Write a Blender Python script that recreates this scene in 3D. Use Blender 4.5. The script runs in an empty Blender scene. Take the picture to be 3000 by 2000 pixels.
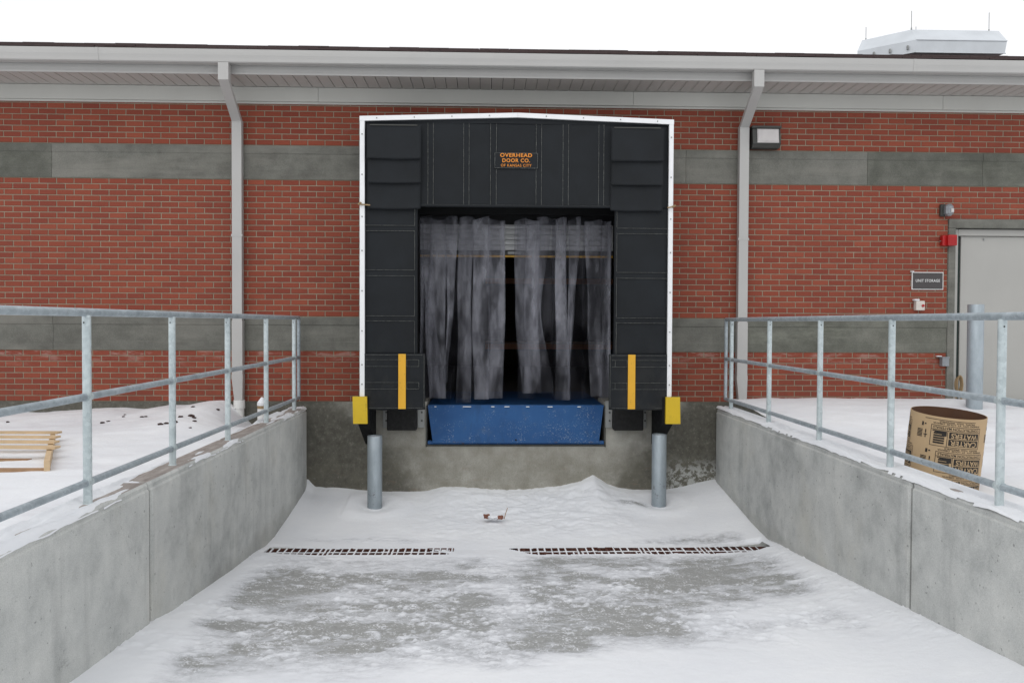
import bpy, bmesh, math, random
import numpy as np
from mathutils import Vector, Matrix
random.seed(7)
R = math.radians
sc = bpy.context.scene

# ------------------------------------------------------------------ camera, world, sun, exposure
cd = bpy.data.cameras.new('camera'); cam = bpy.data.objects.new('camera', cd); sc.collection.objects.link(cam)
cd.sensor_width = 36.0; cd.lens = 36.0 * 2432 / 3000; cd.clip_start = 0.05; cd.clip_end = 2000
cam.matrix_world = (Matrix.Translation((0, 0, 2.2)) @ Matrix.Rotation(R(-1.77), 4, 'Z')
                    @ Matrix.Rotation(R(90 - 1.3), 4, 'X') @ Matrix.Rotation(R(.25), 4, 'Z'))
sc.camera = cam

w = bpy.data.worlds.new('World'); sc.world = w; w.use_nodes = True
nt = w.node_tree; bg = nt.nodes['Background']
sky = nt.nodes.new('ShaderNodeTexSky'); sky.sky_type = 'NISHITA'; sky.sun_disc = False
sky.sun_elevation = R(48); sky.sun_rotation = R(200)
cl = nt.nodes.new('ShaderNodeTexNoise'); cl.inputs['Scale'].default_value = 1.3; cl.inputs['Detail'].default_value = 4
cr = nt.nodes.new('ShaderNodeValToRGB')
cr.color_ramp.elements[0].position = .3; cr.color_ramp.elements[0].color = (10.0, 10.1, 10.4, 1)
cr.color_ramp.elements[1].position = .7; cr.color_ramp.elements[1].color = (11.2, 11.2, 11.3, 1)
tc = nt.nodes.new('ShaderNodeTexCoord')
mx = nt.nodes.new('ShaderNodeMix'); mx.data_type = 'RGBA'; mx.inputs[0].default_value = .93
nt.links.new(tc.outputs['Generated'], cl.inputs['Vector']); nt.links.new(cl.outputs['Fac'], cr.inputs['Fac'])
nt.links.new(sky.outputs['Color'], mx.inputs[6]); nt.links.new(cr.outputs['Color'], mx.inputs[7])
nt.links.new(mx.outputs[2], bg.inputs['Color'])
bg.inputs['Strength'].default_value = 0.1

sd = bpy.data.lights.new('sun', 'SUN'); sd.energy = 0.6; sd.angle = R(40); sd.color = (1, .98, .95)
so = bpy.data.objects.new('sun', sd); sc.collection.objects.link(so)
so.rotation_euler = (R(42), 0, R(-20))

sc.view_settings.view_transform = 'Standard'; sc.view_settings.look = 'None'
sc.view_settings.exposure = 0.0; sc.view_settings.gamma = 1.0; sc.view_settings.use_curve_mapping = False
sc.render.engine = 'CYCLES'
sc.cycles.max_bounces = 8; sc.cycles.diffuse_bounces = 4; sc.cycles.transparent_max_bounces = 24
sc.cycles.use_denoising = True; sc.cycles.caustics_reflective = False; sc.cycles.caustics_refractive = False

# ------------------------------------------------------------------ helpers
def srgb(r, g, b):
    f = lambda c: (c / 255 / 12.92) if c / 255 <= .04045 else ((c / 255 + .055) / 1.055) ** 2.4
    return (f(r), f(g), f(b), 1)

class Mat:
    """small node-graph builder around one Principled BSDF, textured in place"""
    def __init__(s, name, rough=.6, metal=0.0, spec=.5):
        s.m = bpy.data.materials.new(name); s.m.use_nodes = True; s.t = s.m.node_tree
        s.b = s.t.nodes['Principled BSDF']; s.out = s.t.nodes['Material Output']
        s.b.inputs['Roughness'].default_value = rough; s.b.inputs['Metallic'].default_value = metal
        s.b.inputs['Specular IOR Level'].default_value = spec
        s.geo = s.t.nodes.new('ShaderNodeNewGeometry')
    def n(s, kind, **kw):
        x = s.t.nodes.new(kind)
        for k, v in kw.items(): setattr(x, k, v)
        return x
    def link(s, a, b):
        if hasattr(a, 'links') or hasattr(a, 'is_linked'): s.t.links.new(a, b)
        else: b.default_value = a
    def pos(s, sx=1, sy=1, sz=1, local=False):
        v = s.n('ShaderNodeMapping'); v.inputs['Scale'].default_value = (sx, sy, sz)
        src = s.n('ShaderNodeTexCoord').outputs['Object'] if local else s.geo.outputs['Position']
        s.t.links.new(src, v.inputs['Vector']); return v.outputs[0]
    def noise(s, scale, detail=4, rough=.55, vec=None, dist=0):
        x = s.n('ShaderNodeTexNoise'); x.inputs['Scale'].default_value = scale; x.inputs['Detail'].default_value = detail
        x.inputs['Roughness'].default_value = rough; x.inputs['Distortion'].default_value = dist
        s.t.links.new(vec if vec is not None else s.pos(), x.inputs['Vector']); return x.outputs['Fac']
    def ramp(s, fac, *stops):
        x = s.n('ShaderNodeValToRGB'); e = x.color_ramp.elements
        while len(e) < len(stops): e.new(.5)
        for el, (p, c) in zip(e, stops):
            el.position = p; el.color = c if hasattr(c, '__len__') else (c, c, c, 1)
        s.t.links.new(fac, x.inputs['Fac']); return x.outputs['Color']
    def mix(s, fac, a, b, mode='MIX'):
        x = s.n('ShaderNodeMix', data_type='RGBA', blend_type=mode)
        s.link(fac, x.inputs[0]); s.link(a, x.inputs[6]); s.link(b, x.inputs[7]); return x.outputs[2]
    def math(s, op, a, b=0.0, c=0.0, clamp=False):
        x = s.n('ShaderNodeMath', operation=op, use_clamp=clamp)
        for i, v in enumerate((a, b, c)): s.link(v, x.inputs[i])
        return x.outputs[0]
    def xyz(s):
        x = s.n('ShaderNodeSeparateXYZ'); s.t.links.new(s.geo.outputs['Position'], x.inputs[0]); return x.outputs
    def map(s, v, a, b, lo=0.0, hi=1.0):
        x = s.n('ShaderNodeMapRange'); x.clamp = True; x.interpolation_type = 'SMOOTHSTEP'
        s.link(v, x.inputs[0])
        for i, q in enumerate((a, b, lo, hi)): x.inputs[i + 1].default_value = q
        return x.outputs[0]
    def color(s, c): s.link(c, s.b.inputs['Base Color']); return s
    def rough(s, c): s.link(c, s.b.inputs['Roughness']); return s
    def bump(s, h, strength=.3, dist=.01):
        x = s.n('ShaderNodeBump'); x.inputs['Strength'].default_value = strength; x.inputs['Distance'].default_value = dist
        s.t.links.new(h, x.inputs['Height']); s.t.links.new(x.outputs[0], s.b.inputs['Normal']); return s

def plain(name, rgb, rough=.55, metal=0.0, var=.12, scale=9, bump=.1, spec=.5):
    m = Mat(name, rough, metal, spec)
    f = m.noise(scale, 5)
    a = tuple(c * (1 - var) for c in rgb[:3]) + (1,); b = tuple(min(1, c * (1 + var)) for c in rgb[:3]) + (1,)
    m.color(m.ramp(f, (.3, a), (.7, b))); m.rough(m.ramp(m.noise(scale * 2, 3), (.3, rough * .85), (.7, min(1, rough * 1.12))))
    if bump: m.bump(m.noise(scale * 12, 3), bump, .004)
    return m.m

class MB:
    """collects shapes, then links them as ONE mesh object"""
    def __init__(s): s.v = []; s.f = []; s.sm = []
    def add(s, vs, fs, smooth=False):
        o = len(s.v); s.v += [tuple(p) for p in vs]; s.f += [tuple(i + o for i in f) for f in fs]; s.sm += [smooth] * len(fs)
        return s
    def box(s, x0, y0, z0, x1, y1, z1, ch=0.0):
        if ch <= 0:
            v = [(x, y, z) for x in (x0, x1) for y in (y0, y1) for z in (z0, z1)]
            return s.add(v, [(0, 1, 3, 2), (4, 6, 7, 5), (0, 4, 5, 1), (2, 3, 7, 6), (0, 2, 6, 4), (1, 5, 7, 3)])
        bm = bmesh.new(); bmesh.ops.create_cube(bm, size=1)
        for p in bm.verts:
            p.co = Vector((x0 if p.co.x < 0 else x1, y0 if p.co.y < 0 else y1, z0 if p.co.z < 0 else z1))
        bmesh.ops.bevel(bm, geom=bm.edges[:], offset=ch, segments=1, affect='EDGES', clamp_overlap=True)
        s.frombm(bm); bm.free(); return s
    def frombm(s, bm, smooth=False):
        bm.verts.index_update()
        return s.add([p.co for p in bm.verts], [[q.index for q in f.verts] for f in bm.faces], smooth)
    def tube(s, a, b, r, n=16, r2=None, caps=True, smooth=True):
        a, b = Vector(a), Vector(b); d = (b - a).normalized()
        u = d.cross(Vector((0, 0, 1))) if abs(d.z) < .95 else d.cross(Vector((1, 0, 0)))
        u.normalize(); w_ = d.cross(u); r2 = r if r2 is None else r2
        v = []
        for c, rr in ((a, r), (b, r2)):
            v += [c + (u * math.cos(2 * math.pi * k / n) + w_ * math.sin(2 * math.pi * k / n)) * rr for k in range(n)]
        s.add(v, [(k, k + n, (k + 1) % n + n, (k + 1) % n) for k in range(n)], smooth)
        if caps:
            s.add(v[:n], [tuple(range(n))]); s.add(v[n:], [tuple(reversed(range(n)))])
        return s
    def prism(s, pts, axis, lo, hi, smooth=False):
        """pts: outline in the two other axes, extruded along axis from lo to hi"""
        n = len(pts)
        def P(p, t):
            return {'x': (t, p[0], p[1]), 'y': (p[0], t, p[1]), 'z': (p[0], p[1], t)}[axis]
        v = [P(p, lo) for p in pts] + [P(p, hi) for p in pts]
        s.add(v, [(k, (k + 1) % n, (k + 1) % n + n, k + n) for k in range(n)], smooth)
        s.add(v, [tuple(range(n)), tuple(range(2 * n - 1, n - 1, -1))]); return s
    def mesh(s, name):
        me = bpy.data.meshes.new(name); me.from_pydata(s.v, [], s.f); me.update()
        me.polygons.foreach_set('use_smooth', s.sm)
        bm = bmesh.new(); bm.from_mesh(me); bmesh.ops.recalc_face_normals(bm, faces=bm.faces); bm.to_mesh(me); bm.free()
        return me
    def build(s, name, mat, parent=None):
        return place(name, s.mesh(name), mat, parent)

def wpos(o):
    p = Vector((0, 0, 0))
    while o is not None: p += o.location; o = o.parent
    return p
def place(name, me, mat, parent=None, at=(0, 0, 0)):
    if mat is not None and not me.materials: me.materials.append(mat)
    o = bpy.data.objects.new(name, me); sc.collection.objects.link(o)
    o.parent = parent; o.location = Vector(at) - wpos(parent)
    return o
def tag(o, label=None, cat=None, group=None, kind=None):
    if label: o['label'] = label
    if cat: o['category'] = cat
    if group: o['group'] = group
    if kind: o['kind'] = kind
    return o
def thing(name, label, cat, loc, group=None):
    o = bpy.data.objects.new(name, None); sc.collection.objects.link(o); o.location = loc
    o.empty_display_size = .1
    return tag(o, label, cat, group)
def text_mesh(txt, size, ext=0.0, bold=0.0, spacing=1.0):
    c = bpy.data.curves.new('lettering', 'FONT'); c.body = txt; c.size = size; c.align_x = 'CENTER'; c.align_y = 'CENTER'
    c.extrude = ext; c.offset = bold; c.space_character = spacing; c.resolution_u = 3
    o = bpy.data.objects.new('lettering', c); sc.collection.objects.link(o)
    bpy.context.view_layer.update()
    me = bpy.data.meshes.new_from_object(o.evaluated_get(bpy.context.evaluated_depsgraph_get()))
    bpy.data.objects.remove(o); return me

# value noise for heightfields
def vnoise(x, y, seed=0):
    x = np.asarray(x, float); y = np.asarray(y, float)
    xi = np.floor(x).astype(np.int64); yi = np.floor(y).astype(np.int64); fx = x - xi; fy = y - yi
    fx = fx * fx * (3 - 2 * fx); fy = fy * fy * (3 - 2 * fy)
    def h(a, b):
        n = (a * 374761393 + b * 668265263 + seed * 974634777) & 0xffffffff
        n = ((n ^ (n >> 13)) * 1274126177) & 0xffffffff
        return ((n ^ (n >> 16)) & 0xffff) / 65535.0
    return (h(xi, yi) * (1 - fx) + h(xi + 1, yi) * fx) * (1 - fy) + (h(xi, yi + 1) * (1 - fx) + h(xi + 1, yi + 1) * fx) * fy
def fbm(x, y, seed=0, oct=4, g=.5):
    s = 0; a = 1; t = 0
    for k in range(oct):
        s = s + a * vnoise(x * 2 ** k + 13.7 * k, y * 2 ** k - 7.1 * k, seed + k); t += a; a *= g
    return s / t
def sstep(a, b, v):
    t = np.clip((v - a) / (b - a), 0, 1); return t * t * (3 - 2 * t)

def grid_mesh(name, xs, ys, Z, mat, keep=None, attr=None, parent=None):
    nx, ny = len(xs), len(ys); X, Y = np.meshgrid(xs, ys)
    v = np.stack([X, Y, Z], -1).reshape(-1, 3)
    i = np.arange((nx - 1) * (ny - 1)); r = i // (nx - 1); c = i % (nx - 1); a = r * nx + c
    f = np.stack([a, a + 1, a + nx + 1, a + nx], -1)
    if keep is not None: f = f[keep.reshape(-1)[a]]
    me = bpy.data.meshes.new(name); me.from_pydata(v.tolist(), [], f.tolist()); me.update()
    me.polygons.foreach_set('use_smooth', [True] * len(me.polygons))
    for k, A in (attr or {}).items():
        at = me.attributes.new(k, 'FLOAT', 'POINT'); at.data.foreach_set('value', A.reshape(-1).astype(np.float32))
    return place(name, me, mat, parent)

# ------------------------------------------------------------------ materials
def concrete(name, dark, mid, light, streak=.5, pits=.5, scale=1.0, rough=.85, extra=None):
    m = Mat(name, rough)
    big = m.noise(.9 * scale, 5, .6); med = m.noise(5 * scale, 6, .65)
    c = m.ramp(m.math('MULTIPLY_ADD', med, .45, m.math('MULTIPLY', big, .55)), (.36, dark), (.5, mid), (.64, light))
    st = m.noise(3.0, 5, .6, m.pos(2.2, 2.2, .22)); c = m.mix(m.map(st, .52, .75, 0, streak), c, dark)
    st2 = m.noise(4.0, 5, .6, m.pos(3.2, 3.2, .3)); c = m.mix(m.map(st2, .58, .8, 0, streak * .7), c, light)
    sp = m.noise(38, 3, .6); c = m.mix(m.map(sp, .66, .74, 0, pits), c, tuple(q * .35 for q in dark[:3]) + (1,))
    fine = m.noise(160, 2); c = m.mix(.45, c, m.ramp(fine, (.35, .28), (.65, .72)), 'SOFT_LIGHT')
    if extra: c = extra(m, c)
    oi = m.n('ShaderNodeObjectInfo'); c = m.mix(1.0, c, oi.outputs['Color'], 'MULTIPLY')
    m.color(c); m.bump(m.math('MULTIPLY_ADD', sp, -.5, m.math('ADD', med, m.math('MULTIPLY', fine, .35))), .35, .006)
    return m.m

M = {}
# brick: every brick its own fired tone, from its place in the bond
BL, BH, BZ0 = .2032, .0677, 1.245
def brick_mat():
    m = Mat('red_brick', .88)
    x, y, z = m.xyz()
    row = m.math('FLOOR', m.math('DIVIDE', m.math('SUBTRACT', z, BZ0 - 10 * BH), BH))
    odd = m.math('MODULO', row, 2.0)
    col = m.math('FLOOR', m.math('DIVIDE', m.math('ADD', m.math('ADD', x, 40 * BL), m.math('MULTIPLY', odd, BL / 2)), BL))
    cv = m.n('ShaderNodeCombineXYZ'); m.link(col, cv.inputs[0]); m.link(row, cv.inputs[1])
    wn = m.n('ShaderNodeTexWhiteNoise', noise_dimensions='3D'); m.t.links.new(cv.outputs[0], wn.inputs['Vector'])
    c = m.ramp(wn.outputs['Value'], (0, srgb(124, 57, 42)), (.3, srgb(129, 61, 44)), (.75, srgb(135, 65, 46)), (1, srgb(142, 71, 51)))
    c = m.mix(m.map(m.noise(.5, 3), .45, .62, 0, .5), c, m.mix(.5, c, srgb(124, 60, 44)))
    c = m.mix(.5, c, m.ramp(m.noise(60, 4, .7), (.3, .36), (.7, .64)), 'SOFT_LIGHT')
    # efflorescence: pale washes below the lower concrete band and here and there
    ef = m.noise(2.2, 6, .7, m.pos(1, 1, 2.2))
    c = m.mix(m.map(ef, .62, .78, 0, .2), c, srgb(178, 160, 148))
    dk = m.map(m.noise(1.1, 6, .65, m.pos(1, 1, .5)), .52, .7, 0, .28); c = m.mix(dk, c, srgb(104, 52, 40))
    lowd = m.math('MULTIPLY', m.map(z, 1.75, 1.25), m.map(m.noise(2.5, 5, .7), .4, .65)); c = m.mix(m.math('MULTIPLY', lowd, .35), c, srgb(98, 54, 44))
    wh = m.math('MULTIPLY', m.math('MULTIPLY', m.map(z, 1.62, 1.84), m.map(z, 1.9, 1.87)), m.map(m.noise(4, 6, .75, m.pos(.8, 1, 3)), .5, .6)); c = m.mix(m.math('MULTIPLY', wh, .4), c, srgb(176, 156, 146))
    m.color(c); m.bump(m.noise(90, 4, .7), .5, .004); return m.m
M['brick'] = brick_mat()
def mortar_mat():
    m = Mat('mortar', .95)
    c = m.ramp(m.noise(3, 5, .7), (.3, srgb(128, 121, 104)), (.7, srgb(158, 149, 130)))
    m.color(c); m.bump(m.noise(120, 3), .5, .004); return m.m
M['mortar'] = mortar_mat()
M['band'] = concrete('cast_band_concrete', srgb(88, 87, 81), srgb(107, 107, 100), srgb(122, 121, 114), streak=.12, pits=.15,
    extra=lambda m, c: m.mix(m.map(m.noise(1.4, 5, .65, m.pos(.35, .35, 2.4)), .46, .7, 0, .55), c, srgb(134, 132, 124)))
M['band_dark'] = concrete('weathered_band_concrete', srgb(78, 79, 71), srgb(94, 95, 87), srgb(112, 112, 104), streak=.12, pits=.15,
    extra=lambda m, c: m.mix(m.map(m.noise(2.0, 5, .7, m.pos(.5, .5, 1.8)), .5, .72, 0, .7), c, srgb(122, 124, 113)))
def found_extra(m, c):
    # wet, dark stain away from the leveler; pale dry concrete round it, with a ragged border
    x, y, z = m.xyz()
    n1 = m.noise(2.6, 7, .68); n2 = m.noise(14, 5, .7)
    ax = m.math('ABSOLUTE', m.math('SUBTRACT', x, .36))
    d = m.math('ADD', ax, m.math('MULTIPLY', m.math('SUBTRACT', n1, .5), .9))
    up = m.math('MULTIPLY', m.math('SUBTRACT', .62, z), .9)
    d = m.math('ADD', d, up)
    wet = m.map(d, 1.25, 1.75)
    c = m.mix(m.math('MULTIPLY', wet, .92), c, m.ramp(n2, (.35, srgb(66, 64, 56)), (.58, srgb(88, 86, 77)), (.72, srgb(122, 120, 110))))
    rust = m.math('MULTIPLY', m.map(m.noise(5, 5, .7, m.pos(.6, 1, 3)), .56, .72), m.map(z, .72, .3))
    c = m.mix(m.math('MULTIPLY', rust, .35), c, srgb(138, 108, 88))
    gr_ = m.math('MULTIPLY', m.map(m.noise(48, 5, .8), .5, .66), m.map(z, .66, .5)); c = m.mix(m.math('MULTIPLY', gr_, .42), c, srgb(96, 93, 82))
    c = m.mix(m.map(m.noise(34, 5, .8), .56, .68, 0, .35), c, srgb(186, 184, 174))
    c = m.mix(m.math('MULTIPLY', m.map(z, .78, .40), m.math('MULTIPLY', m.map(n1, .35, .6), .4)), c, srgb(118, 115, 102))
    rt = m.math('MULTIPLY', m.math('MULTIPLY', m.map(x, 2.05, 2.35), m.map(z, .62, .35)), m.map(m.noise(13, 7, .75), .47, .54))
    c = m.mix(m.math('MULTIPLY', rt, .8), c, srgb(186, 188, 184))
    fl = m.map(m.noise(26, 6, .75), .63, .7)
    low = m.math('MULTIPLY', m.map(z, .75, .2), m.map(n1, .42, .58))
    c = m.mix(m.math('MULTIPLY', m.math('MULTIPLY', fl, low), .85), c, srgb(196, 198, 196))
    return c
M['foundation'] = concrete('foundation_concrete', srgb(132, 129, 118), srgb(158, 156, 147), srgb(178, 176, 168), streak=.4, pits=.5, extra=found_extra)
def retain_top(m, c):
    # trowelled coping, stained brown by melt water, on upward faces only
    nx = m.n('ShaderNodeSeparateXYZ'); m.t.links.new(m.geo.outputs['Normal'], nx.inputs[0])
    t = m.map(nx.outputs[2], .7, .95)
    top = m.ramp(m.noise(7, 6, .7, m.pos(3, .8, 1)), (.35, srgb(136, 128, 122)), (.6, srgb(166, 158, 152)), (.75, srgb(196, 190, 186)))
    return m.mix(t, c, top)
def retain_face(m, c):
    v = m.n('ShaderNodeTexVoronoi'); v.inputs['Scale'].default_value = 9; m.t.links.new(m.pos(1, 1, 1), v.inputs['Vector'])
    spot = m.map(v.outputs['Distance'], .10, .05); pick = m.map(m.noise(1.7, 3), .44, .52)
    c = m.mix(m.math('MULTIPLY', m.math('MULTIPLY', spot, pick), .6), c, srgb(104, 106, 104))
    b = m.map(m.noise(1.9, 6, .72, m.pos(1, 1, .8), dist=.4), .56, .70); c = m.mix(m.math('MULTIPLY', b, .38), c, srgb(128, 131, 130))
    sc_ = m.map(m.noise(6, 7, .78, m.pos(.6, .6, 1.6)), .64, .69); c = m.mix(m.math('MULTIPLY', sc_, .35), c, srgb(108, 110, 108))
    x, y, z = m.xyz()
    damp = m.map(m.math('ADD', z, m.math('MULTIPLY', m.noise(3, 5, .7), -.35)), .12, -.02)
    c = m.mix(m.math('MULTIPLY', damp, .3), c, srgb(128, 126, 118))
    return retain_top(m, c)
M['retain'] = concrete('retaining_wall_concrete', srgb(152, 154, 152), srgb(184, 186, 183), srgb(202, 203, 199), streak=.5, pits=.75, scale=.8,
    extra=lambda m, c: retain_face(m, m.mix(m.map(m.noise(1.1, 4, .6, m.pos(1, 1, .7)), .5, .7, 0, .4), c, srgb(192, 189, 176))))
def white_paint(name, rgb, rough=.45):
    m = Mat(name, rough)
    c = m.ramp(m.noise(1.6, 5, .6), (.3, tuple(q * .93 for q in rgb[:3]) + (1,)), (.7, rgb))
    c = m.mix(m.map(m.noise(7, 5, .7, m.pos(2, 2, .3)), .6, .8, 0, .12), c, srgb(150, 146, 138))
    m.color(c); m.bump(m.noise(40, 2), .06, .003); return m.m
M['trim'] = white_paint('painted_trim', srgb(180, 179, 176))
M['soffit'] = white_paint('soffit_vinyl', srgb(184, 180, 175), .6)
M['frieze'] = white_paint('painted_frieze', srgb(190, 190, 184), .55)
M['pvc'] = plain('white_pvc', srgb(225, 225, 222), .4, var=.04)
M['alu'] = plain('white_aluminium_edge', srgb(238, 239, 240), .35, var=.03, bump=.03)
def galv(name='galvanised_steel', a=(142, 152, 158), b=(178, 188, 193)):
    m = Mat(name, .5, .3)
    vo = m.n('ShaderNodeTexVoronoi'); vo.inputs['Scale'].default_value = 45; m.t.links.new(m.pos(), vo.inputs['Vector'])
    f = m.math('MULTIPLY_ADD', m.noise(4, 6, .7), .75, m.math('MULTIPLY', vo.outputs['Color'], .25))
    c = m.ramp(f, (.3, srgb(*a)), (.65, srgb(*b)))
    c = m.mix(m.map(m.noise(16, 5, .7), .62, .75, 0, .5), c, srgb(214, 218, 220))
    m.color(c); m.rough(m.ramp(m.noise(20, 4), (.3, .42), (.7, .65))); m.bump(m.noise(70, 3), .12, .003); return m.m
M['galv'] = galv()
M['galv_pale'] = galv('galvanised_steel_pale', (168, 180, 182), (204, 214, 215))
M['hood'] = plain('weathered_sheet_metal', srgb(206, 211, 215), .45, .25, var=.08, scale=3, bump=.05)
def fabric_mat():
    m = Mat('black_shelter_fabric', .68, 0, .28)
    c = m.ramp(m.noise(2.5, 5, .6), (.3, srgb(25, 28, 31)), (.7, srgb(32, 36, 40)))
    wv = m.n('ShaderNodeTexWave'); wv.inputs['Scale'].default_value = 120; m.t.links.new(m.pos(), wv.inputs['Vector'])
    c = m.mix(m.map(m.noise(9, 6, .75), .6, .8, 0, .18), c, srgb(58, 58, 57))
    x, y, z = m.xyz(); gl = m.math('MULTIPLY', m.map(z, 2.3, 1.2), m.map(m.noise(3.5, 6, .7, m.pos(1, 1, .6)), .46, .66)); c = m.mix(m.math('MULTIPLY', gl, .35), c, srgb(62, 61, 58))
    m.color(c); m.bump(m.math('MULTIPLY_ADD', wv.outputs['Fac'], .15, m.noise(3.5, 5, .6)), .35, .02); return m.m
M['fabric'] = fabric_mat()
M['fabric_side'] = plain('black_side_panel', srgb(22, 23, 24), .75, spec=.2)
M['stitch'] = plain('pale_stitching', srgb(98, 100, 97), .8, var=.35, scale=30)
M['rubber'] = plain('black_rubber', srgb(20, 20, 20), .8, var=.25, scale=14, bump=.3)
def worn(name, rgb, rough):
    m = Mat(name, rough)
    c = m.ramp(m.noise(3, 5, .6), (.3, tuple(q * .9 for q in rgb[:3]) + (1,)), (.7, rgb))
    c = m.mix(m.map(m.noise(11, 6, .75), .58, .72, 0, .4), c, srgb(120, 100, 44))
    c = m.mix(m.map(m.noise(30, 5, .8, m.pos(1, 1, .4)), .64, .7, 0, .6), c, srgb(78, 70, 48))
    m.color(c); m.bump(m.noise(9, 4), .25, .01); return m.m
M['yellow'] = worn('yellow_vinyl', srgb(216, 182, 34), .5)
M['amber'] = worn('amber_reflective_tape', srgb(230, 174, 44), .45)
M['dark_metal'] = plain('dark_bronze_metal', srgb(66, 67, 64), .45, .3)
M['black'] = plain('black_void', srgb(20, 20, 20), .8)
M['zinc'] = plain('zinc_plate', srgb(150, 152, 150), .45, .5)
def blue_mat():
    m = Mat('blue_leveler_paint', .55, 0, .3)
    c = m.ramp(m.noise(2.2, 5, .6), (.3, srgb(34, 76, 126)), (.7, srgb(44, 90, 142)))
    c = m.mix(m.map(m.noise(5, 6, .7), .56, .75, 0, .35), c, srgb(92, 104, 118))
    x, y, z = m.xyz()
    right = m.math('MULTIPLY', m.map(x, .6, 1.15, .25, 1), m.map(z, 1.15, .8, .35, 1))
    chip = m.math('MULTIPLY', m.map(m.noise(56, 4, .75), .575, .63), m.map(m.math('ADD', m.noise(6, 4, .6), m.math('MULTIPLY', right, .2)), .5, .66))
    c = m.mix(m.math('MULTIPLY', chip, .6), c, srgb(158, 168, 174))
    scr = m.map(m.noise(30, 5, .75, m.pos(.15, 1, 1.2)), .64, .69); c = m.mix(m.math('MULTIPLY', scr, .35), c, srgb(110, 130, 150))
    grm = m.map(m.noise(2.0, 6, .7, m.pos(1.5, 1, .6)), .52, .68, 0, .4); c = m.mix(grm, c, srgb(30, 52, 80))
    rs = m.math('MULTIPLY', m.map(m.noise(16, 5, .7), .58, .7), m.map(z, .79, .74))
    c = m.mix(m.math('MULTIPLY', rs, .8), c, srgb(96, 70, 48))
    m.color(c); m.bump(m.noise(50, 4), .2, .003); return m.m
M['blue'] = blue_mat()
def deck_mat():
    m = Mat('blue_leveler_deck', .4)
    c = m.ramp(m.noise(5, 6, .7), (.35, srgb(26, 54, 88)), (.6, srgb(34, 74, 118)), (.75, srgb(70, 80, 90)))
    m.color(c); m.bump(m.noise(40, 3), .3, .004); return m.m
M['deck'] = deck_mat()
def rust_mat():
    m = Mat('rusty_cast_iron', .9)
    m.color(m.ramp(m.noise(40, 5, .7), (.3, srgb(58, 34, 28)), (.6, srgb(96, 56, 44)), (.75, srgb(124, 84, 66))))
    m.bump(m.noise(120, 3), .5, .004); return m.m
M['rust'] = rust_mat()
def shingle_mat():
    m = Mat('dark_brown_shingle', .95)
    m.color(m.ramp(m.noise(160, 3, .8), (.3, srgb(46, 38, 38)), (.55, srgb(68, 55, 54)), (.75, srgb(92, 78, 74))))
    m.bump(m.noise(220, 2), .6, .004); return m.m
M['shingle'] = shingle_mat()
M['door'] = white_paint('painted_steel_door', srgb(170, 169, 164), .4)
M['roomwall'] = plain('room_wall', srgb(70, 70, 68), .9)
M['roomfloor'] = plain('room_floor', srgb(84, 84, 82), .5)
M['slat'] = plain('grey_shutter_slat', srgb(214, 215, 214), .5, .2, var=.08)
M['rack'] = plain('orange_rack_beam', srgb(150, 90, 40), .5)
def glow_mat(name, rgb, s):
    m = bpy.data.materials.new(name); m.use_nodes = True; b = m.node_tree.nodes['Principled BSDF']
    b.inputs['Base Color'].default_value = rgb; b.inputs['Emission Color'].default_value = rgb; b.inputs['Emission Strength'].default_value = s
    return m
M['tube'] = glow_mat('sodium_tube', srgb(255, 176, 90), 1.2)
def strip_mat(name='clear_pvc_strip', k=1.0):
    m = Mat(name, .3, 0, .4)
    oi = m.n('ShaderNodeObjectInfo')
    n1 = m.noise(1.7, 3, .5, m.pos(2.6, 1, .35)); n2 = m.noise(7, 4, .6, m.pos(1.6, 1, .6))
    haze = m.map(m.math('MULTIPLY_ADD', n1, .75, m.math('MULTIPLY', n2, .3)), .42, .68, .07, .52)
    x, y, z = m.xyz(); haze = m.math('MULTIPLY', haze, m.map(z, 1.2, 2.6, .42, 1.0))
    haze = m.math('MULTIPLY', haze, m.math('MULTIPLY_ADD', oi.outputs['Random'], .7 * k, .6 * k), clamp=True)
    stv = m.noise(13, 3, .5, m.pos(1, 1, .04)); haze = m.math('MULTIPLY', haze, m.map(stv, .35, .65, .85, 1.15), clamp=True)
    m.color(m.ramp(n2, (.3, srgb(124, 125, 134)), (.7, srgb(168, 169, 178))))
    m.bump(m.noise(4, 2, .5, m.pos(3, 1, .35)), .2, .02)
    tr = m.n('ShaderNodeBsdfTransparent'); tr.inputs[0].default_value = (.93, .93, .94, 1)
    ms = m.n('ShaderNodeMixShader'); m.t.links.new(haze, ms.inputs[0]); m.t.links.new(tr.outputs[0], ms.inputs[1])
    m.t.links.new(m.b.outputs[0], ms.inputs[2]); m.t.links.new(ms.outputs[0], m.out.inputs['Surface'])
    return m.m
M['strip'] = strip_mat(); M['strip_clear'] = strip_mat('clearer_pvc_strip', .13)
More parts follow.
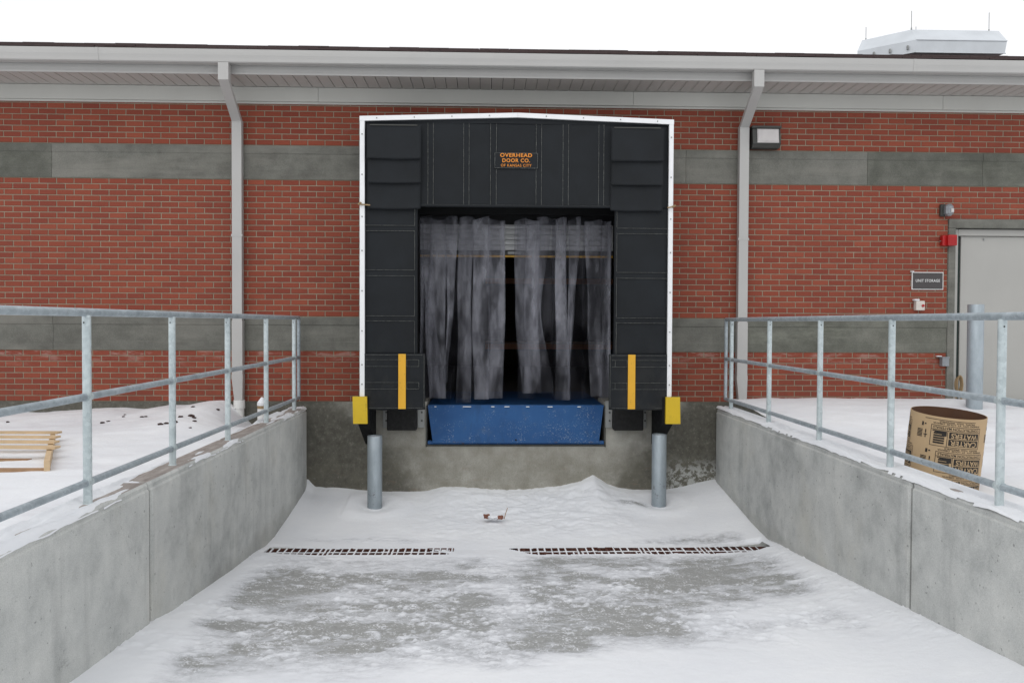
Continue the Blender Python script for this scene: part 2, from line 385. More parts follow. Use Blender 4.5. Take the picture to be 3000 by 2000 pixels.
def snow_mat(name, icy=False, dirt=0.0):
    m = Mat(name, .75, 0, .3)
    c = m.ramp(m.noise(1.1, 5, .6), (.3, (.77, .79, .82, 1)), (.7, (.85, .865, .88, 1)))
    h = m.math('MULTIPLY_ADD', m.noise(110, 3, .7), .35, m.noise(22, 5, .65))
    rg = .75
    if icy:
        at = m.n('ShaderNodeAttribute', attribute_name='bare'); ice = at.outputs['Fac']
        n = m.noise(11, 8, .72, m.pos(.7, 1.25, 1), dist=.6); n3 = m.noise(50, 5, .75, m.pos(.7, 1.2, 1))
        e = m.math('ADD', ice, m.math('MULTIPLY', m.math('SUBTRACT', n, .5), 1.3))
        e = m.math('ADD', e, m.math('MULTIPLY', m.math('SUBTRACT', n3, .5), .8))
        e = m.math('MULTIPLY', e, m.map(ice, .02, .3))
        k = m.map(e, -.08, .95)
        ic = m.ramp(e, (.2, srgb(216, 218, 223)), (.5, srgb(202, 204, 208)), (.85, srgb(180, 182, 184)), (1.0, srgb(158, 159, 157)))
        c = m.mix(k, c, ic)
        m.rough(m.map(m.math('MULTIPLY', k, m.map(n3, .35, .65)), 0, 1, .8, .32))
        h = m.math('MULTIPLY_ADD', m.math('SUBTRACT', 1.0, k), .8, h)
        fl = m.map(m.math('MULTIPLY_ADD', m.noise(60, 4, .75), .6, m.math('MULTIPLY', m.noise(9, 5, .7), .4)), .53, .58); c = m.mix(m.math('MULTIPLY', m.math('MULTIPLY', fl, k), .75), c, srgb(236, 238, 242))
    if dirt:
        gs_ = m.map(m.noise(1.3, 6, .65, m.pos(.5, 1.3, 1)), .48, .68, 0, .35); c = m.mix(gs_, c, srgb(196, 193, 198))
        d = m.map(m.noise(9, 7, .8), .66, .74, 0, dirt); c = m.mix(d, c, srgb(128, 120, 112))
    m.color(c); m.bump(h, .3, .015); return m.m
M['snow'] = snow_mat('fresh_snow'); M['ramp'] = snow_mat('snow_and_ice_on_concrete', True); M['yard'] = snow_mat('yard_snow', dirt=.35)
M['pine'] = plain('pale_pine_wood', srgb(204, 178, 142), .75, var=.14, scale=7)
M['wood_edge'] = plain('weathered_pine_wood', srgb(160, 128, 98), .8, var=.2, scale=9)
M['kraft'] = plain('kraft_cardboard', srgb(176, 151, 117), .85, var=.06, scale=6)
M['kraft_in'] = plain('brown_cardboard_inside', srgb(92, 64, 46), .9)
M['ink'] = plain('black_ink', srgb(38, 34, 30), .8, var=.1)
M['red'] = plain('red_plastic', srgb(170, 22, 24), .35, var=.05)
M['lens'] = plain('frosted_lamp_glass', srgb(196, 192, 190), .15, var=.08, bump=.05)
M['sign'] = plain('charcoal_sign_face', srgb(66, 62, 62), .5, var=.03)
M['signwhite'] = plain('white_lettering', srgb(220, 220, 218), .5, var=.03)
M['orange_ink'] = plain('orange_print', srgb(226, 140, 40), .6, var=.06)
M['greybox'] = plain('grey_electrical_box', srgb(142, 146, 150), .4, .3)
M['beige'] = plain('ivory_plastic', srgb(206, 200, 192), .5, var=.04)
M['dirt'] = plain('frozen_soil', srgb(60, 42, 38), .95, var=.4, scale=40)
M['door_gap_shade'] = plain('dark_green_gap_shade', srgb(24, 40, 36), .7)
M['fragment'] = plain('pale_red_fragment', srgb(132, 88, 72), .9, var=.3, scale=30)
M['rope'] = plain('tan_rope', srgb(150, 128, 96), .9, var=.2, scale=60)

# ------------------------------------------------------------------ the building
OPX0, OPX1, OPZ0, OPZ1 = -.855, 1.605, 1.205, 3.68      # loading door opening
DX0, DZ1 = 5.735, 3.375                                 # service door opening (runs out of the frame)
LX0, LX1, LZ0 = -.712, 1.437, .722                      # leveler pit
WX0, WX1 = -8.0, 9.4
bld = thing('brick_building', 'long red brick loading bay building with two grey concrete bands and white eaves', 'building', (0, 10, 1.2))

core = MB()
Y0, Y1 = 10.0055, 10.3
core.box(WX0, Y0, 1.245, OPX0, Y1, 4.98).box(OPX0, Y0, OPZ1, OPX1, Y1, 4.98).box(OPX1, Y0, 1.245, DX0 - .1, Y1, 4.98)
core.box(DX0 - .1, Y0, DZ1 + .11, WX1, Y1, 4.98)
core.box(WX0 , 10.3, 1.0, WX0 + .3, 20, 4.98).box(WX1 - .3, 10.3, 1.0, WX1, 20, 4.98).box(WX0, 20, 1.0, WX1, 20.3, 4.98)
core.build('masonry_wall', M['mortar'], bld)
wall_part = bld.children[0]

# bricks
courses = []
z = BZ0
for seg, n in (('low', 9), ('band', 6), ('mid', 24), ('band', 6), ('top', 9)):
    for k in range(n):
        if seg != 'band': courses.append(z)
        z += BH
ZB1, ZB2, ZU1, ZU2 = BZ0 + 9 * BH, BZ0 + 15 * BH, BZ0 + 39 * BH, BZ0 + 45 * BH
def brick_mb(mb, x0, x1, z0, z1, y):
    g = .0052; e = .003
    a, b, c, d = x0 + g, x1 - g, z0 + g, z1 - g
    v = [(a, Y0 + .004, c), (b, Y0 + .004, c), (b, Y0 + .004, d), (a, Y0 + .004, d),
         (a, y + e, c), (b, y + e, c), (b, y + e, d), (a, y + e, d),
         (a + e, y, c + e), (b - e, y, c + e), (b - e, y, d - e), (a + e, y, d - e)]
    f = [(8, 9, 10, 11)] + [(4 + k, 4 + (k + 1) % 4, 8 + (k + 1) % 4, 8 + k) for k in range(4)] + [(k, (k + 1) % 4, 4 + (k + 1) % 4, 4 + k) for k in range(4)]
    mb.add(v, f)
proto = MB(); brick_mb(proto, -BL / 2, BL / 2, 0, BH, 10.0); bmesh_brick = None
rest = MB(); singles = []
for z in courses:
    row = round((z - BZ0) / BH) + 10
    off = -(row % 2) * BL / 2 - 40 * BL
    k = 0
    while True:
        x0 = off + k * BL; x1 = x0 + BL; k += 1
        if x1 < WX0: continue
        if x0 > WX1: break
        spans = [(max(x0, WX0), min(x1, WX1))]
        cuts = []
        if z + BH > OPZ0 and z < OPZ1 + .02: cuts.append((OPX0, OPX1))
        if z < DZ1 + .1: cuts.append((DX0 - .1, 99))
        for ca, cb in cuts:
            ns = []
            for a, b in spans:
                if b <= ca or a >= cb: ns.append((a, b)); continue
                if a < ca: ns.append((a, ca))
                if b > cb: ns.append((cb, b))
            spans = ns
        for a, b in spans:
            if b - a < .02: continue
            y = 10.0 + random.uniform(-.0012, .0012)
            if b - a > BL - .001 and -5.75 < a and b < -3.05 and 2.25 < z < 3.9 and len(singles) < 300: singles.append(((a + b) / 2, y - 10.0, z))
            else: brick_mb(rest, a, b, z, z + BH, y)
me = proto.mesh('brick'); me.materials.append(M['brick'])
tag(rest.build('brickwork', M['brick'], wall_part), kind='stuff')
for p in singles: place('brick', me, None, wall_part, p)

# cast bands, in lengths
def band(x0, x1, z0, z1, mat, tone=1.0):
    h = z1 - z0; g = .004
    pr = [(10.03, z0 + g), (9.992, z0 + g), (9.992, z0 + h * .25), (9.997, z0 + h * .27), (9.998, z0 + h * .74), (9.99, z0 + h * .765),
          (9.987, z1 - g - .006), (9.992, z1 - g), (10.03, z1 - g)]
    mb = MB(); mb.prism(pr, 'x', x0 + .002, x1 - .002); o = mb.build('concrete_band', mat, bld)
    o.color = (tone, tone, tone, 1); return o
for a, b, mt, tn in ((WX0, -5.13, 'band_dark', .92), (-5.13, -2.94, 'band', 1), (-2.94, -.2, 'band', 1.04), (-.2, 2.4, 'band', 1.04), (2.4, 4.62, 'band', .98), (4.62, 6.05, 'band_dark', .92), (6.05, WX1, 'band_dark', 1.05)):
    band(a, b, ZU1, ZU2, M[mt], tn)
for a, b, mt, tn in ((WX0, -5.13, 'band', .92), (-5.13, -2.94, 'band', .88), (-2.94, OPX0, 'band', 1), (OPX1, 3.1, 'band', .98), (3.1, DX0 - .1, 'band_dark', 1.15)):
    band(a, b, ZB1, ZB2, M[mt], tn)

# foundation with the leveler pit cut into it
fd = MB()
fd.box(WX0, 10.0, -.6, LX0, 10.6, 1.243).box(LX1, 10.0, -.6, DX0 - .1, 10.6, 1.243).box(LX0, 10.0, -.6, LX1, 10.6, LZ0).box(DX0 - .1, 10.0, -.6, WX1, 10.6, 1.215)
fd.box(LX0, 10.6, -.6, LX1, 10.9, 1.18)
fd.build('foundation', M['foundation'], bld)

# eaves
FY, GY0, GY1 = 9.44, 9.29, 9.425
for a, b in ((WX0, -2.0), (-2.0, 1.75), (1.75, 5.52), (5.52, WX1)):
    MB().box(a + .001, 9.955, 4.80, b - .001, 9.996, 4.968, .003).build('frieze_board', M['frieze'], bld)
MB().box(WX0, 9.972, 4.775, WX1, 9.994, 4.799, .004).build('frieze_trim', M['frieze'], bld)
bm_ = MB()
pw_ = .132
pr = [(0, 0), (.006, .0045), (pw_ - .018, .0045), (pw_ - .012, 0), (pw_ - .006, .0)]
bm_.add([(p[0], FY + .018, 4.972 - .0 + (p[1] - .0045)) for p in pr] + [(p[0], 9.998, 4.972 + (p[1] - .0045)) for p in pr] +
        [(0, FY + .018, 4.985), (pw_ - .006, FY + .018, 4.985), (0, 9.998, 4.985), (pw_ - .006, 9.998, 4.985)],
        [(k, k + 1, k + 6, k + 5) for k in range(4)] + [(10, 11, 13, 12), (0, 10, 12, 5), (4, 9, 13, 11)])
sme = bm_.mesh('soffit_board'); sme.materials.append(M['soffit'])
MB().box(WX0, FY + .02, 4.984, WX1, 9.997, 4.989).build('soffit_backing', M['fabric_side'], bld)
for k in range(int((WX1 - WX0) / pw_)): place('soffit_board', sme, None, bld, (WX0 + k * pw_, 0, random.uniform(-.0008, .0008)))
MB().box(WX0, FY, 4.962, WX1, FY + .018, 5.20, .002).box(WX0, FY - .006, 4.958, WX1, FY - .0003, 4.985, .002).build('fascia_board', M['trim'], bld)
gp = [(GY1, 5.200), (GY1, 5.068), (GY1 - .02, 5.056), (GY0 + .028, 5.056), (GY0 + .014, 5.066), (GY0 + .010, 5.10), (GY0 + .002, 5.135), (GY0, 5.165),
      (GY0, 5.196), (GY0 + .006, 5.200), (GY0 + .012, 5.19), (GY0 + .013, 5.075), (GY1 - .012, 5.068), (GY1 - .01, 5.19)]
gp = [(a, b - .008) for a, b in gp]
for a, b in ((WX0, -4.27), (-4.27, 4.83), (4.83, WX1)):
    MB().prism(gp, 'x', a, b - .002).build('gutter_section', M['trim'], bld)
for x in (-4.27, 4.83):
    MB().prism([(p[0] + (-.004 if p[0] < 9.35 else .002), p[1] - (.003 if p[1] < 5.1 else -.002)) for p in gp[:9]] + [(9.4, 5.18)], 'x', x - .02, x + .01).build('gutter_joiner', M['trim'], bld)

# roof: sheet on slope with the starter course of shingles proud of the gutter
SL = .262
rf = MB(); rf.prism([(9.33, 5.165), (9.33, 5.215), (20.5, 5.215 + SL * 11.17), (20.5, 5.1 + SL * 11.17)], 'x', WX0 - .3, WX1 + .3)
roof = rf.build('roof', M['shingle'], bld)
sh = MB(); sh.prism([(9.300, 5.198), (9.300, 5.216), (9.75, 5.216 + SL * .445), (9.75, 5.198 + SL * .445)], 'x', 0, .328)
shm = sh.mesh('shingle'); shm.materials.append(M['shingle'])
for lay in range(3):
    x = WX0 - .3 + lay * .11
    while x < WX1:
        place('shingle', shm, None, roof, (x, random.uniform(-.006, .006) + lay * .006, lay * .0135 + random.uniform(-.002, .004))); x += .333

# service door on the right
sd_ = MB()
sd_.box(DX0 - .1, 9.985, 1.2, DX0 - .012, 10.2, DZ1, .004).box(DX0 - .1, 9.982, DZ1 + .002, WX1, 10.2, DZ1 + .112, .004)
sd_.build('door_surround', M['band'], bld)
dr = thing_part = MB().box(5.845, 10.085, 1.275, 7.55, 10.13, 3.285, .004).build('service_door', M['door'], bld)
MB().box(DX0 - .01, 10.05, 1.26, DX0 + .055, 10.17, 3.37, .003).box(DX0 + .056, 10.05, 3.29, 7.9, 10.17, 3.368, .003).build('frame', M['door'], dr)
MB().box(DX0 + .057, 10.10, 1.26, 5.842, 10.14, 3.288).build('door_gap_shade', M['door_gap_shade'], dr)  # dark strip standing in for the shaded gap between frame and leaf
MB().box(DX0 + .056, 10.06, 1.22, 7.9, 10.2, 1.262).build('threshold', M['dark_metal'], dr)
MB().tube((6.13, 10.07, 3.25), (6.13, 10.086, 3.25), .012, 10).build('viewer', M['zinc'], dr)
MB().box(7.55, 10.085, 1.26, WX1, 10.17, 3.37).build('side_panel', M['door'], dr)

# roller shutter, partly raised
shut = MB().box(OPX0 - .05, 10.335, 3.035, OPX1 + .05, 10.375, 3.095, .004).build('roller_shutter', M['dark_metal'], bld)
slp = MB(); slp.prism([(10.33, 0), (10.345, .003), (10.338, .03), (10.345, .058), (10.33, .062), (10.36, .064), (10.36, 0)], 'x', OPX0 - .05, OPX1 + .05)
slm = slp.mesh('slat'); slm.materials.append(M['slat'])
for k in range(15): place('slat', slm, None, shut, (0, 0, 3.098 + k * .0655))
MB().box(OPX0 - .04, 10.325, 3.012, OPX1 + .04, 10.37, 3.034).build('bottom_seal', M['amber'], shut)
MB().box(.26, 10.325, 3.045, .42, 10.334, 3.085, .004).build('lift_handle', M['zinc'], shut)
# jambs and header of the loading door
jm = MB().box(OPX0 - .0, 10.01, OPZ0, OPX0 + .035, 10.32, OPZ1).box(OPX1 - .035, 10.01, OPZ0, OPX1, 10.32, OPZ1).box(OPX0 + .036, 10.0, 3.50, OPX1 - .036, 10.08, OPZ1)
jm.build('loading_door_jamb', M['fabric_side'], bld)

# the dark store behind the door
rm = MB(); RX0, RX1, RY0, RY1, RZ0, RZ1 = -3.5, 5.0, 10.302, 19.0, 1.2, 4.9
rm.box(RX0 - .1, 10.302, 1.2, RX0, RY1, RZ1).box(RX1, 10.302, 1.2, RX1 + .1, RY1, RZ1).box(RX0 - .1, RY1, 1.2, RX1 + .1, RY1 + .1, RZ1).box(RX0 - .1, 10.302, RZ1, RX1 + .1, RY1 + .1, RZ1 + .06)
tag(rm.build('storeroom_walls', M['roomwall']), kind='structure')
fl = MB(); fl.box(RX0, 10.9, 1.1, RX1, RY1, 1.2).box(RX0, 10.61, 1.1, LX0 - .002, 10.9, 1.2).box(LX1 + .002, 10.61, 1.1, RX1, 10.9, 1.2).box(OPX0, 10.302, 1.1, LX0 - .002, 10.6, 1.2)
fl.box(LX1 + .002, 10.302, 1.1, OPX1, 10.6, 1.2)
tag(fl.build('storeroom_floor', M['roomfloor']), kind='structure')
rk = thing('pallet_rack', 'dim storage rack with orange beams deep inside the dark loading doorway', 'rack', (1.2, 15.4, 1.2))
for x in (-.1, 2.6):
    for y in (15, 15.9): MB().box(x, y, 1.2, x + .08, y + .08, 4.2).build('upright', M['dark_metal'], rk)
for z in (1.72, 2.9): MB().box(-.02, 15.0, z, 2.6, 15.05, z + .1).build('beam', M['rack'], rk)
for k in range(8): MB().box(-.02 + k * .32, 15.06, 1.83, .27 + k * .32, 15.95, 1.845).build('shelf_board', M['wood_edge'], rk)
for i, (x0, x1, y, z) in enumerate(((.86, 2.0, 16.2, 4.22), (.9, 1.75, 13.8, 3.72))):
    t = thing('ceiling_lamp', ('upper' if i == 0 else 'lower') + ' of two thin orange lamp lines glowing in the dark doorway', 'lamp', ((x0 + x1) / 2, y, z), 'orange lamps inside the store')
    MB().box(x0, y - .04, z + .012, x1, y + .04, z + .05).build('housing', M['dark_metal'], t)
    MB().tube((x0 + .02, y, z), (x1 - .02, y, z), .011, 10).build('lamp_tube', M['tube'], t)
    MB().tube((x0 + .1, y, z + .05), (x0 + .1, y, RZ1), .006, 6).tube((x1 - .1, y, z + .05), (x1 - .1, y, RZ1), .006, 6).build('hanger', M['dark_metal'], t)

# ------------------------------------------------------------------ rooftop hood
hood = thing('roof_vent_hood', 'pale grey metal vent hood with four thin rods, up on the roof', 'vent hood', (7.8, 14.6, 6.5))
base = [(7.27, 14.0), (8.82, 14.0), (8.45, 15.7), (6.55, 14.62)]
topo = [(7.34, 14.28), (8.90 - .02, 14.28), (8.3, 15.5), (6.74, 14.86)]
v = [(x, y, 6.82) for x, y in base] + [(x, y, 7.03) for x, y in base] + [(x, y, 7.30) for x, y in topo]
v[4] = (7.285, 13.99, 7.03); v[5] = (8.85, 13.99, 7.035)
hb = MB(); hb.add(v, [(0, 1, 5, 4), (1, 2, 6, 5), (2, 3, 7, 6), (3, 0, 4, 7), (4, 5, 9, 8), (5, 6, 10, 9), (6, 7, 11, 10), (7, 4, 8, 11), (8, 9, 10, 11), (3, 2, 1, 0)])
hb.build('hood_shell', M['hood'], hood)
sm_ = MB()
sm_.box(7.28, 13.978, 7.022, 8.85, 13.99, 7.031).box(7.28, 13.985, 6.812, 8.83, 14.0, 6.826); sm_.build('seam_flange', M['hood'], hood)
MB().box(7.35, 14.25, 6.3, 8.3, 14.9, 6.81).build('curb', M['dark_metal'], hood)
for x, y, z0, z1 in ((7.34, 14.28, 7.28, 7.62), (8.72, 14.3, 7.28, 7.62), (6.80, 14.84, 7.28, 7.53), (7.95, 15.3, 7.28, 7.72)):
    MB().tube((x, y, z0 + .03), (x, y, z1), .0055, 6).tube((x, y, z0), (x, y, z0 + .05), .012, 8).build('lightning_rod', M['zinc'], hood)
for k, t in enumerate((.12, .42, .7)):
    x = 7.27 + (6.55 - 7.27) * t; y = 14.0 + .62 * t
    MB().box(x - .03, y - .035, 6.88, x - .005, y + .0, 6.95, .003).build('latch', M['zinc'], hood)

# ------------------------------------------------------------------ downspouts
def downspout(xt, xw, zbot, label, pipe_to=None):
    d = thing('downspout', label, 'downspout', (xw, 9.93, zbot), 'white downspouts on the brick wall')
    W, D = .054, .04
    def ring(x, y, z, w_, d_): return [(x - w_, y - d_, z), (x + w_, y - d_, z), (x + w_, y + d_, z), (x - w_, y + d_, z)]
    def loft(rs):
        mb = MB(); 
        for r in rs: mb.v += r
        for i in range(len(rs) - 1):
            for k in range(4): mb.f.append((4 * i + k, 4 * i + (k + 1) % 4, 4 * i + 4 + (k + 1) % 4, 4 * i + 4 + k)); mb.sm.append(False)
        mb.f.append((0, 1, 2, 3)); mb.sm.append(False); n = 4 * len(rs); mb.f.append((n - 1, n - 2, n - 3, n - 4)); mb.sm.append(False)
        return mb
    loft([ring(xt, 9.345, 5.05, W * 1.05, D * 1.1), ring(xt, 9.345, 4.86, W * 1.05, D * 1.1)]).build('outlet', M['trim'], d)
    loft([[(xt - W, 9.30, 4.862), (xt + W, 9.30, 4.862), (xt + W, 9.386, 4.862), (xt - W, 9.386, 4.862)],
          [(xw - W, 9.885, 4.545), (xw + W, 9.885, 4.545), (xw + W, 9.972, 4.545), (xw - W, 9.972, 4.545)]]).build('elbow', M['trim'], d)
    loft([ring(xw, 9.93, 4.56, W * 1.04, D * 1.06), ring(xw, 9.93, 2.205, W * 1.04, D * 1.06)]).build('pipe', M['trim'], d)
    loft([ring(xw, 9.93, 2.21, W * 1.14, D * 1.14), ring(xw, 9.93, 1.56, W * 1.14, D * 1.14)]).build('pipe', M['trim'], d)
    loft([ring(xw, 9.93, 1.575, W * 1.2, D * 1.2), ring(xw, 9.93, 1.535, W * 1.2, D * 1.2), ring(xw + .012, 9.93, 1.26, W * .86, D * 1.1)] +
         ([ring(xw + .012, 9.93, zbot, W * .86, D * 1.1)] if not pipe_to else [])).build('taper', M['trim'], d)
    if pipe_to:
        MB().tube((xw + .012, 9.93, pipe_to), (xw + .012, 9.93, 1.262), .056, 24).build('drain_pipe', M['pvc'], d)
        MB().tube((xw + .012, 9.93, 1.17), (xw + .012, 9.93, 1.268), .066, 24).build('coupling', M['pvc'], d)
    for z in (3.2,):
        MB().box(xw - W - .012, 9.884, z, xw + W + .012, 9.889, z + .025).build('strap', M['trim'], d)
downspout(-2.909, -2.94, 1.0, 'white square downspout left of the loading dock, ending in a round white pipe', 1.0)
downspout(3.055, 3.078, 1.24, 'white square downspout right of the loading dock, beside the wall lamp')

vp = thing('vent_pipe', 'short white pipe stub with tan band and snow cap by the wall corner', 'pipe', (-2.585, 9.62, 1.0))
MB().tube((-2.585, 9.62, 1.0), (-2.585, 9.62, 1.2), .045, 24).build('pipe', M['pvc'], vp)
MB().tube((-2.585, 9.62, 1.2), (-2.585, 9.62, 1.235), .047, 24).build('clamp_band', M['rope'], vp)
MB().tube((-2.585, 9.62, 1.235), (-2.585, 9.62, 1.26), .048, 24).tube((-2.585, 9.62, 1.26), (-2.575, 9.62, 1.33), .05, 24, .012).build('snow_cap', M['snow'], vp)

# ------------------------------------------------------------------ dock shelter
SX0, SX1, SC = -1.425, 2.112, .345
shl = thing('dock_shelter', 'black fabric dock shelter with white edge frame and peaked top round the loading door', 'dock shelter', (SC, 9.7, 1.2))
# frame
fr = MB()
fr.box(SX0, 9.385, 1.36, SX0 + .055, 9.44, 4.49, .003); fr.build('edge_strip', M['alu'], shl)
MB().box(SX1 - .052, 9.385, 1.36, SX1, 9.44, 4.49, .003).build('edge_strip', M['alu'], shl)
MB().prism([(SX0 - .001, 4.447), (SX0 - .001, 4.500), (SC - .001, 4.557), (SC - .001, 4.506)], 'y', 9.382, 9.443).build('edge_strip', M['alu'], shl)
MB().prism([(SC + .001, 4.506), (SC + .001, 4.557), (SX1 + .001, 4.500), (SX1 + .001, 4.447)], 'y', 9.382, 9.443).build('edge_strip', M['alu'], shl)
sv = MB()
for x in (SX0 + .027, SX1 - .027):
    for z in (1.5, 1.72, 2.1, 2.55, 3.0, 3.38, 3.85, 4.3): sv.tube((x, 9.378, z), (x, 9.386, z), .008, 8)
for k in range(4):
    for s in (-1, 1):
        x = SC + s * (.32 + k * .42); sv.tube((x, 9.375, 4.531 - abs(x - SC) * .0325), (x, 9.384, 4.531 - abs(x - SC) * .0325), .007, 8)
sv.build('rivet', M['zinc'], shl)
# sides and top
MB().box(SX0 + .004, 9.445, 1.2, SX0 + .03, 9.996, 4.44).build('side_panel', M['fabric_side'], shl)
MB().box(SX1 - .03, 9.445, 1.2, SX1 - .004, 9.996, 4.44).build('side_panel', M['fabric_side'], shl)
MB().prism([(SX0 + .004, 4.44), (SX0 + .004, 4.465), (SC, 4.52), (SX1 - .004, 4.465), (SX1 - .004, 4.44), (SC, 4.49)], 'y', 9.445, 9.996).build('top_panel', M['fabric_side'], shl)
# fabric sheets: gently wavy, with thickness
def sheet(name, x0, x1, z0, z1, y, amp, mat, seed, th=.012, sag=0, nx=26, nz=40, parent=shl, curl=0):
    xs = np.linspace(x0, x1, nx); zs = np.linspace(z0, z1, nz); X, Z = np.meshgrid(xs, zs)
    u = (X - x0) / (x1 - x0); t = (Z - z0) / (z1 - z0)
    Yv = y + amp * (fbm(X * 2.2, Z * 1.6, seed, 3) - .5) * 2 - curl * np.exp(-t * 7) * (.5 + .5 * fbm(X * 3, Z, seed + 3, 2))
    Zv = Z - sag * np.exp(-t * 5) * 4 * u * (1 - u) * .5 + np.exp(-t * 9) * sag * (fbm(X * 5, Z * 0, seed + 5, 2) - .5)
    n = nx * nz
    v = [(a, b, c) for a, b, c in zip(X.ravel(), Yv.ravel(), Zv.ravel())] + [(a, b + th, c) for a, b, c in zip(X.ravel(), Yv.ravel(), Zv.ravel())]
    f = []
    for j in range(nz - 1):
        for i in range(nx - 1):
            a = j * nx + i; f.append((a, a + 1, a + nx + 1, a + nx)); f.append((n + a, n + a + nx, n + a + nx + 1, n + a + 1))
    for i in range(nx - 1):
        f.append((i, n + i, n + i + 1, i + 1)); a = (nz - 1) * nx + i; f.append((a, a + 1, n + a + 1, n + a))
    for j in range(nz - 1):
        a = j * nx; f.append((a, a + nx, n + a + nx, n + a)); a += nx - 1; f.append((a, n + a, n + a + nx, a + nx))
    mb = MB(); mb.add(v, f, True); return mb.build(name, mat, parent)
hc = sheet('head_curtain', SX0 + .056, SX1 - .053, 3.50, 4.446, 9.416, .009, M['fabric'], 3)
MB().prism([(SX0 + .056, 4.44), (SX0 + .056, 4.449), (SC, 4.507), (SX1 - .053, 4.449), (SX1 - .053, 4.44)], 'y', 9.412, 9.43).build('head_flap', M['fabric'], shl)
MB().tube((-.76, 9.408, 3.512), (1.42, 9.408, 3.512), .014, 10).build('hem', M['fabric'], hc)
def stitches(mb, p, q, y, w_=.0035):
    """a row of thread stitches from p to q (x, z)"""
    L = math.hypot(q[0] - p[0], q[1] - p[1]); n = max(1, int(L / .022)); dx, dz = (q[0] - p[0]) / L, (q[1] - p[1]) / L
    for k in range(n):
        a = (k + .08) * L / n; b = (k + .92) * L / n; h = w_ * random.uniform(.35, .8)
        x0, z0, x1, z1 = p[0] + dx * a, p[1] + dz * a, p[0] + dx * b, p[1] + dz * b
        jx = random.uniform(-.0012, .0012)
        mb.box(min(x0, x1) - abs(dz) * h + jx, y, min(z0, z1) - abs(dx) * h, max(x0, x1) + abs(dz) * h + jx, y + .02, max(z0, z1) + abs(dx) * h)
st = MB()
for x in (-.665, -.604, -.263, -.202, .04, .105, .555, .616, .859, .921, 1.265, 1.323): stitches(st, (x, 3.53), (x, 4.44), 9.409)
stitches(st, (-.75, 3.525), (1.4, 3.525), 9.409); st.build('stitching', M['stitch'], hc)
# name plate sewn on the head curtain
np_ = MB().box(.081, 9.403, 3.934, .578, 9.4085, 4.116, .001).build('name_patch', M['fabric'], hc)
st = MB(); 
for a, b in (((.088, 3.941), (.571, 3.941)), ((.088, 4.109), (.571, 4.109)), ((.088, 3.941), (.088, 4.109)), ((.571, 3.941), (.571, 4.109))): stitches(st, a, b, 9.4005)
st.build('patch_stitching', M['stitch'], np_ if False else hc)
for txt, size, z, wd, bold in (('OVERHEAD', .059, 4.083, .36, .0013), ('DOOR CO.', .059, 4.024, .312, .0013), ('OF KANSAS CITY', .043, 3.969, .345, .0003)):
    tm = text_mesh(txt, size, .0006, bold, 1.12); xs_ = [v_.co.x for v_ in tm.vertices]; k = wd / (max(xs_) - min(xs_))
    tm.transform(Matrix.Rotation(R(90), 4, 'X') @ Matrix.Diagonal((k, 1, 1, 1)))
    place('lettering', tm, M['orange_ink'], hc, (.328, 9.4015, z))

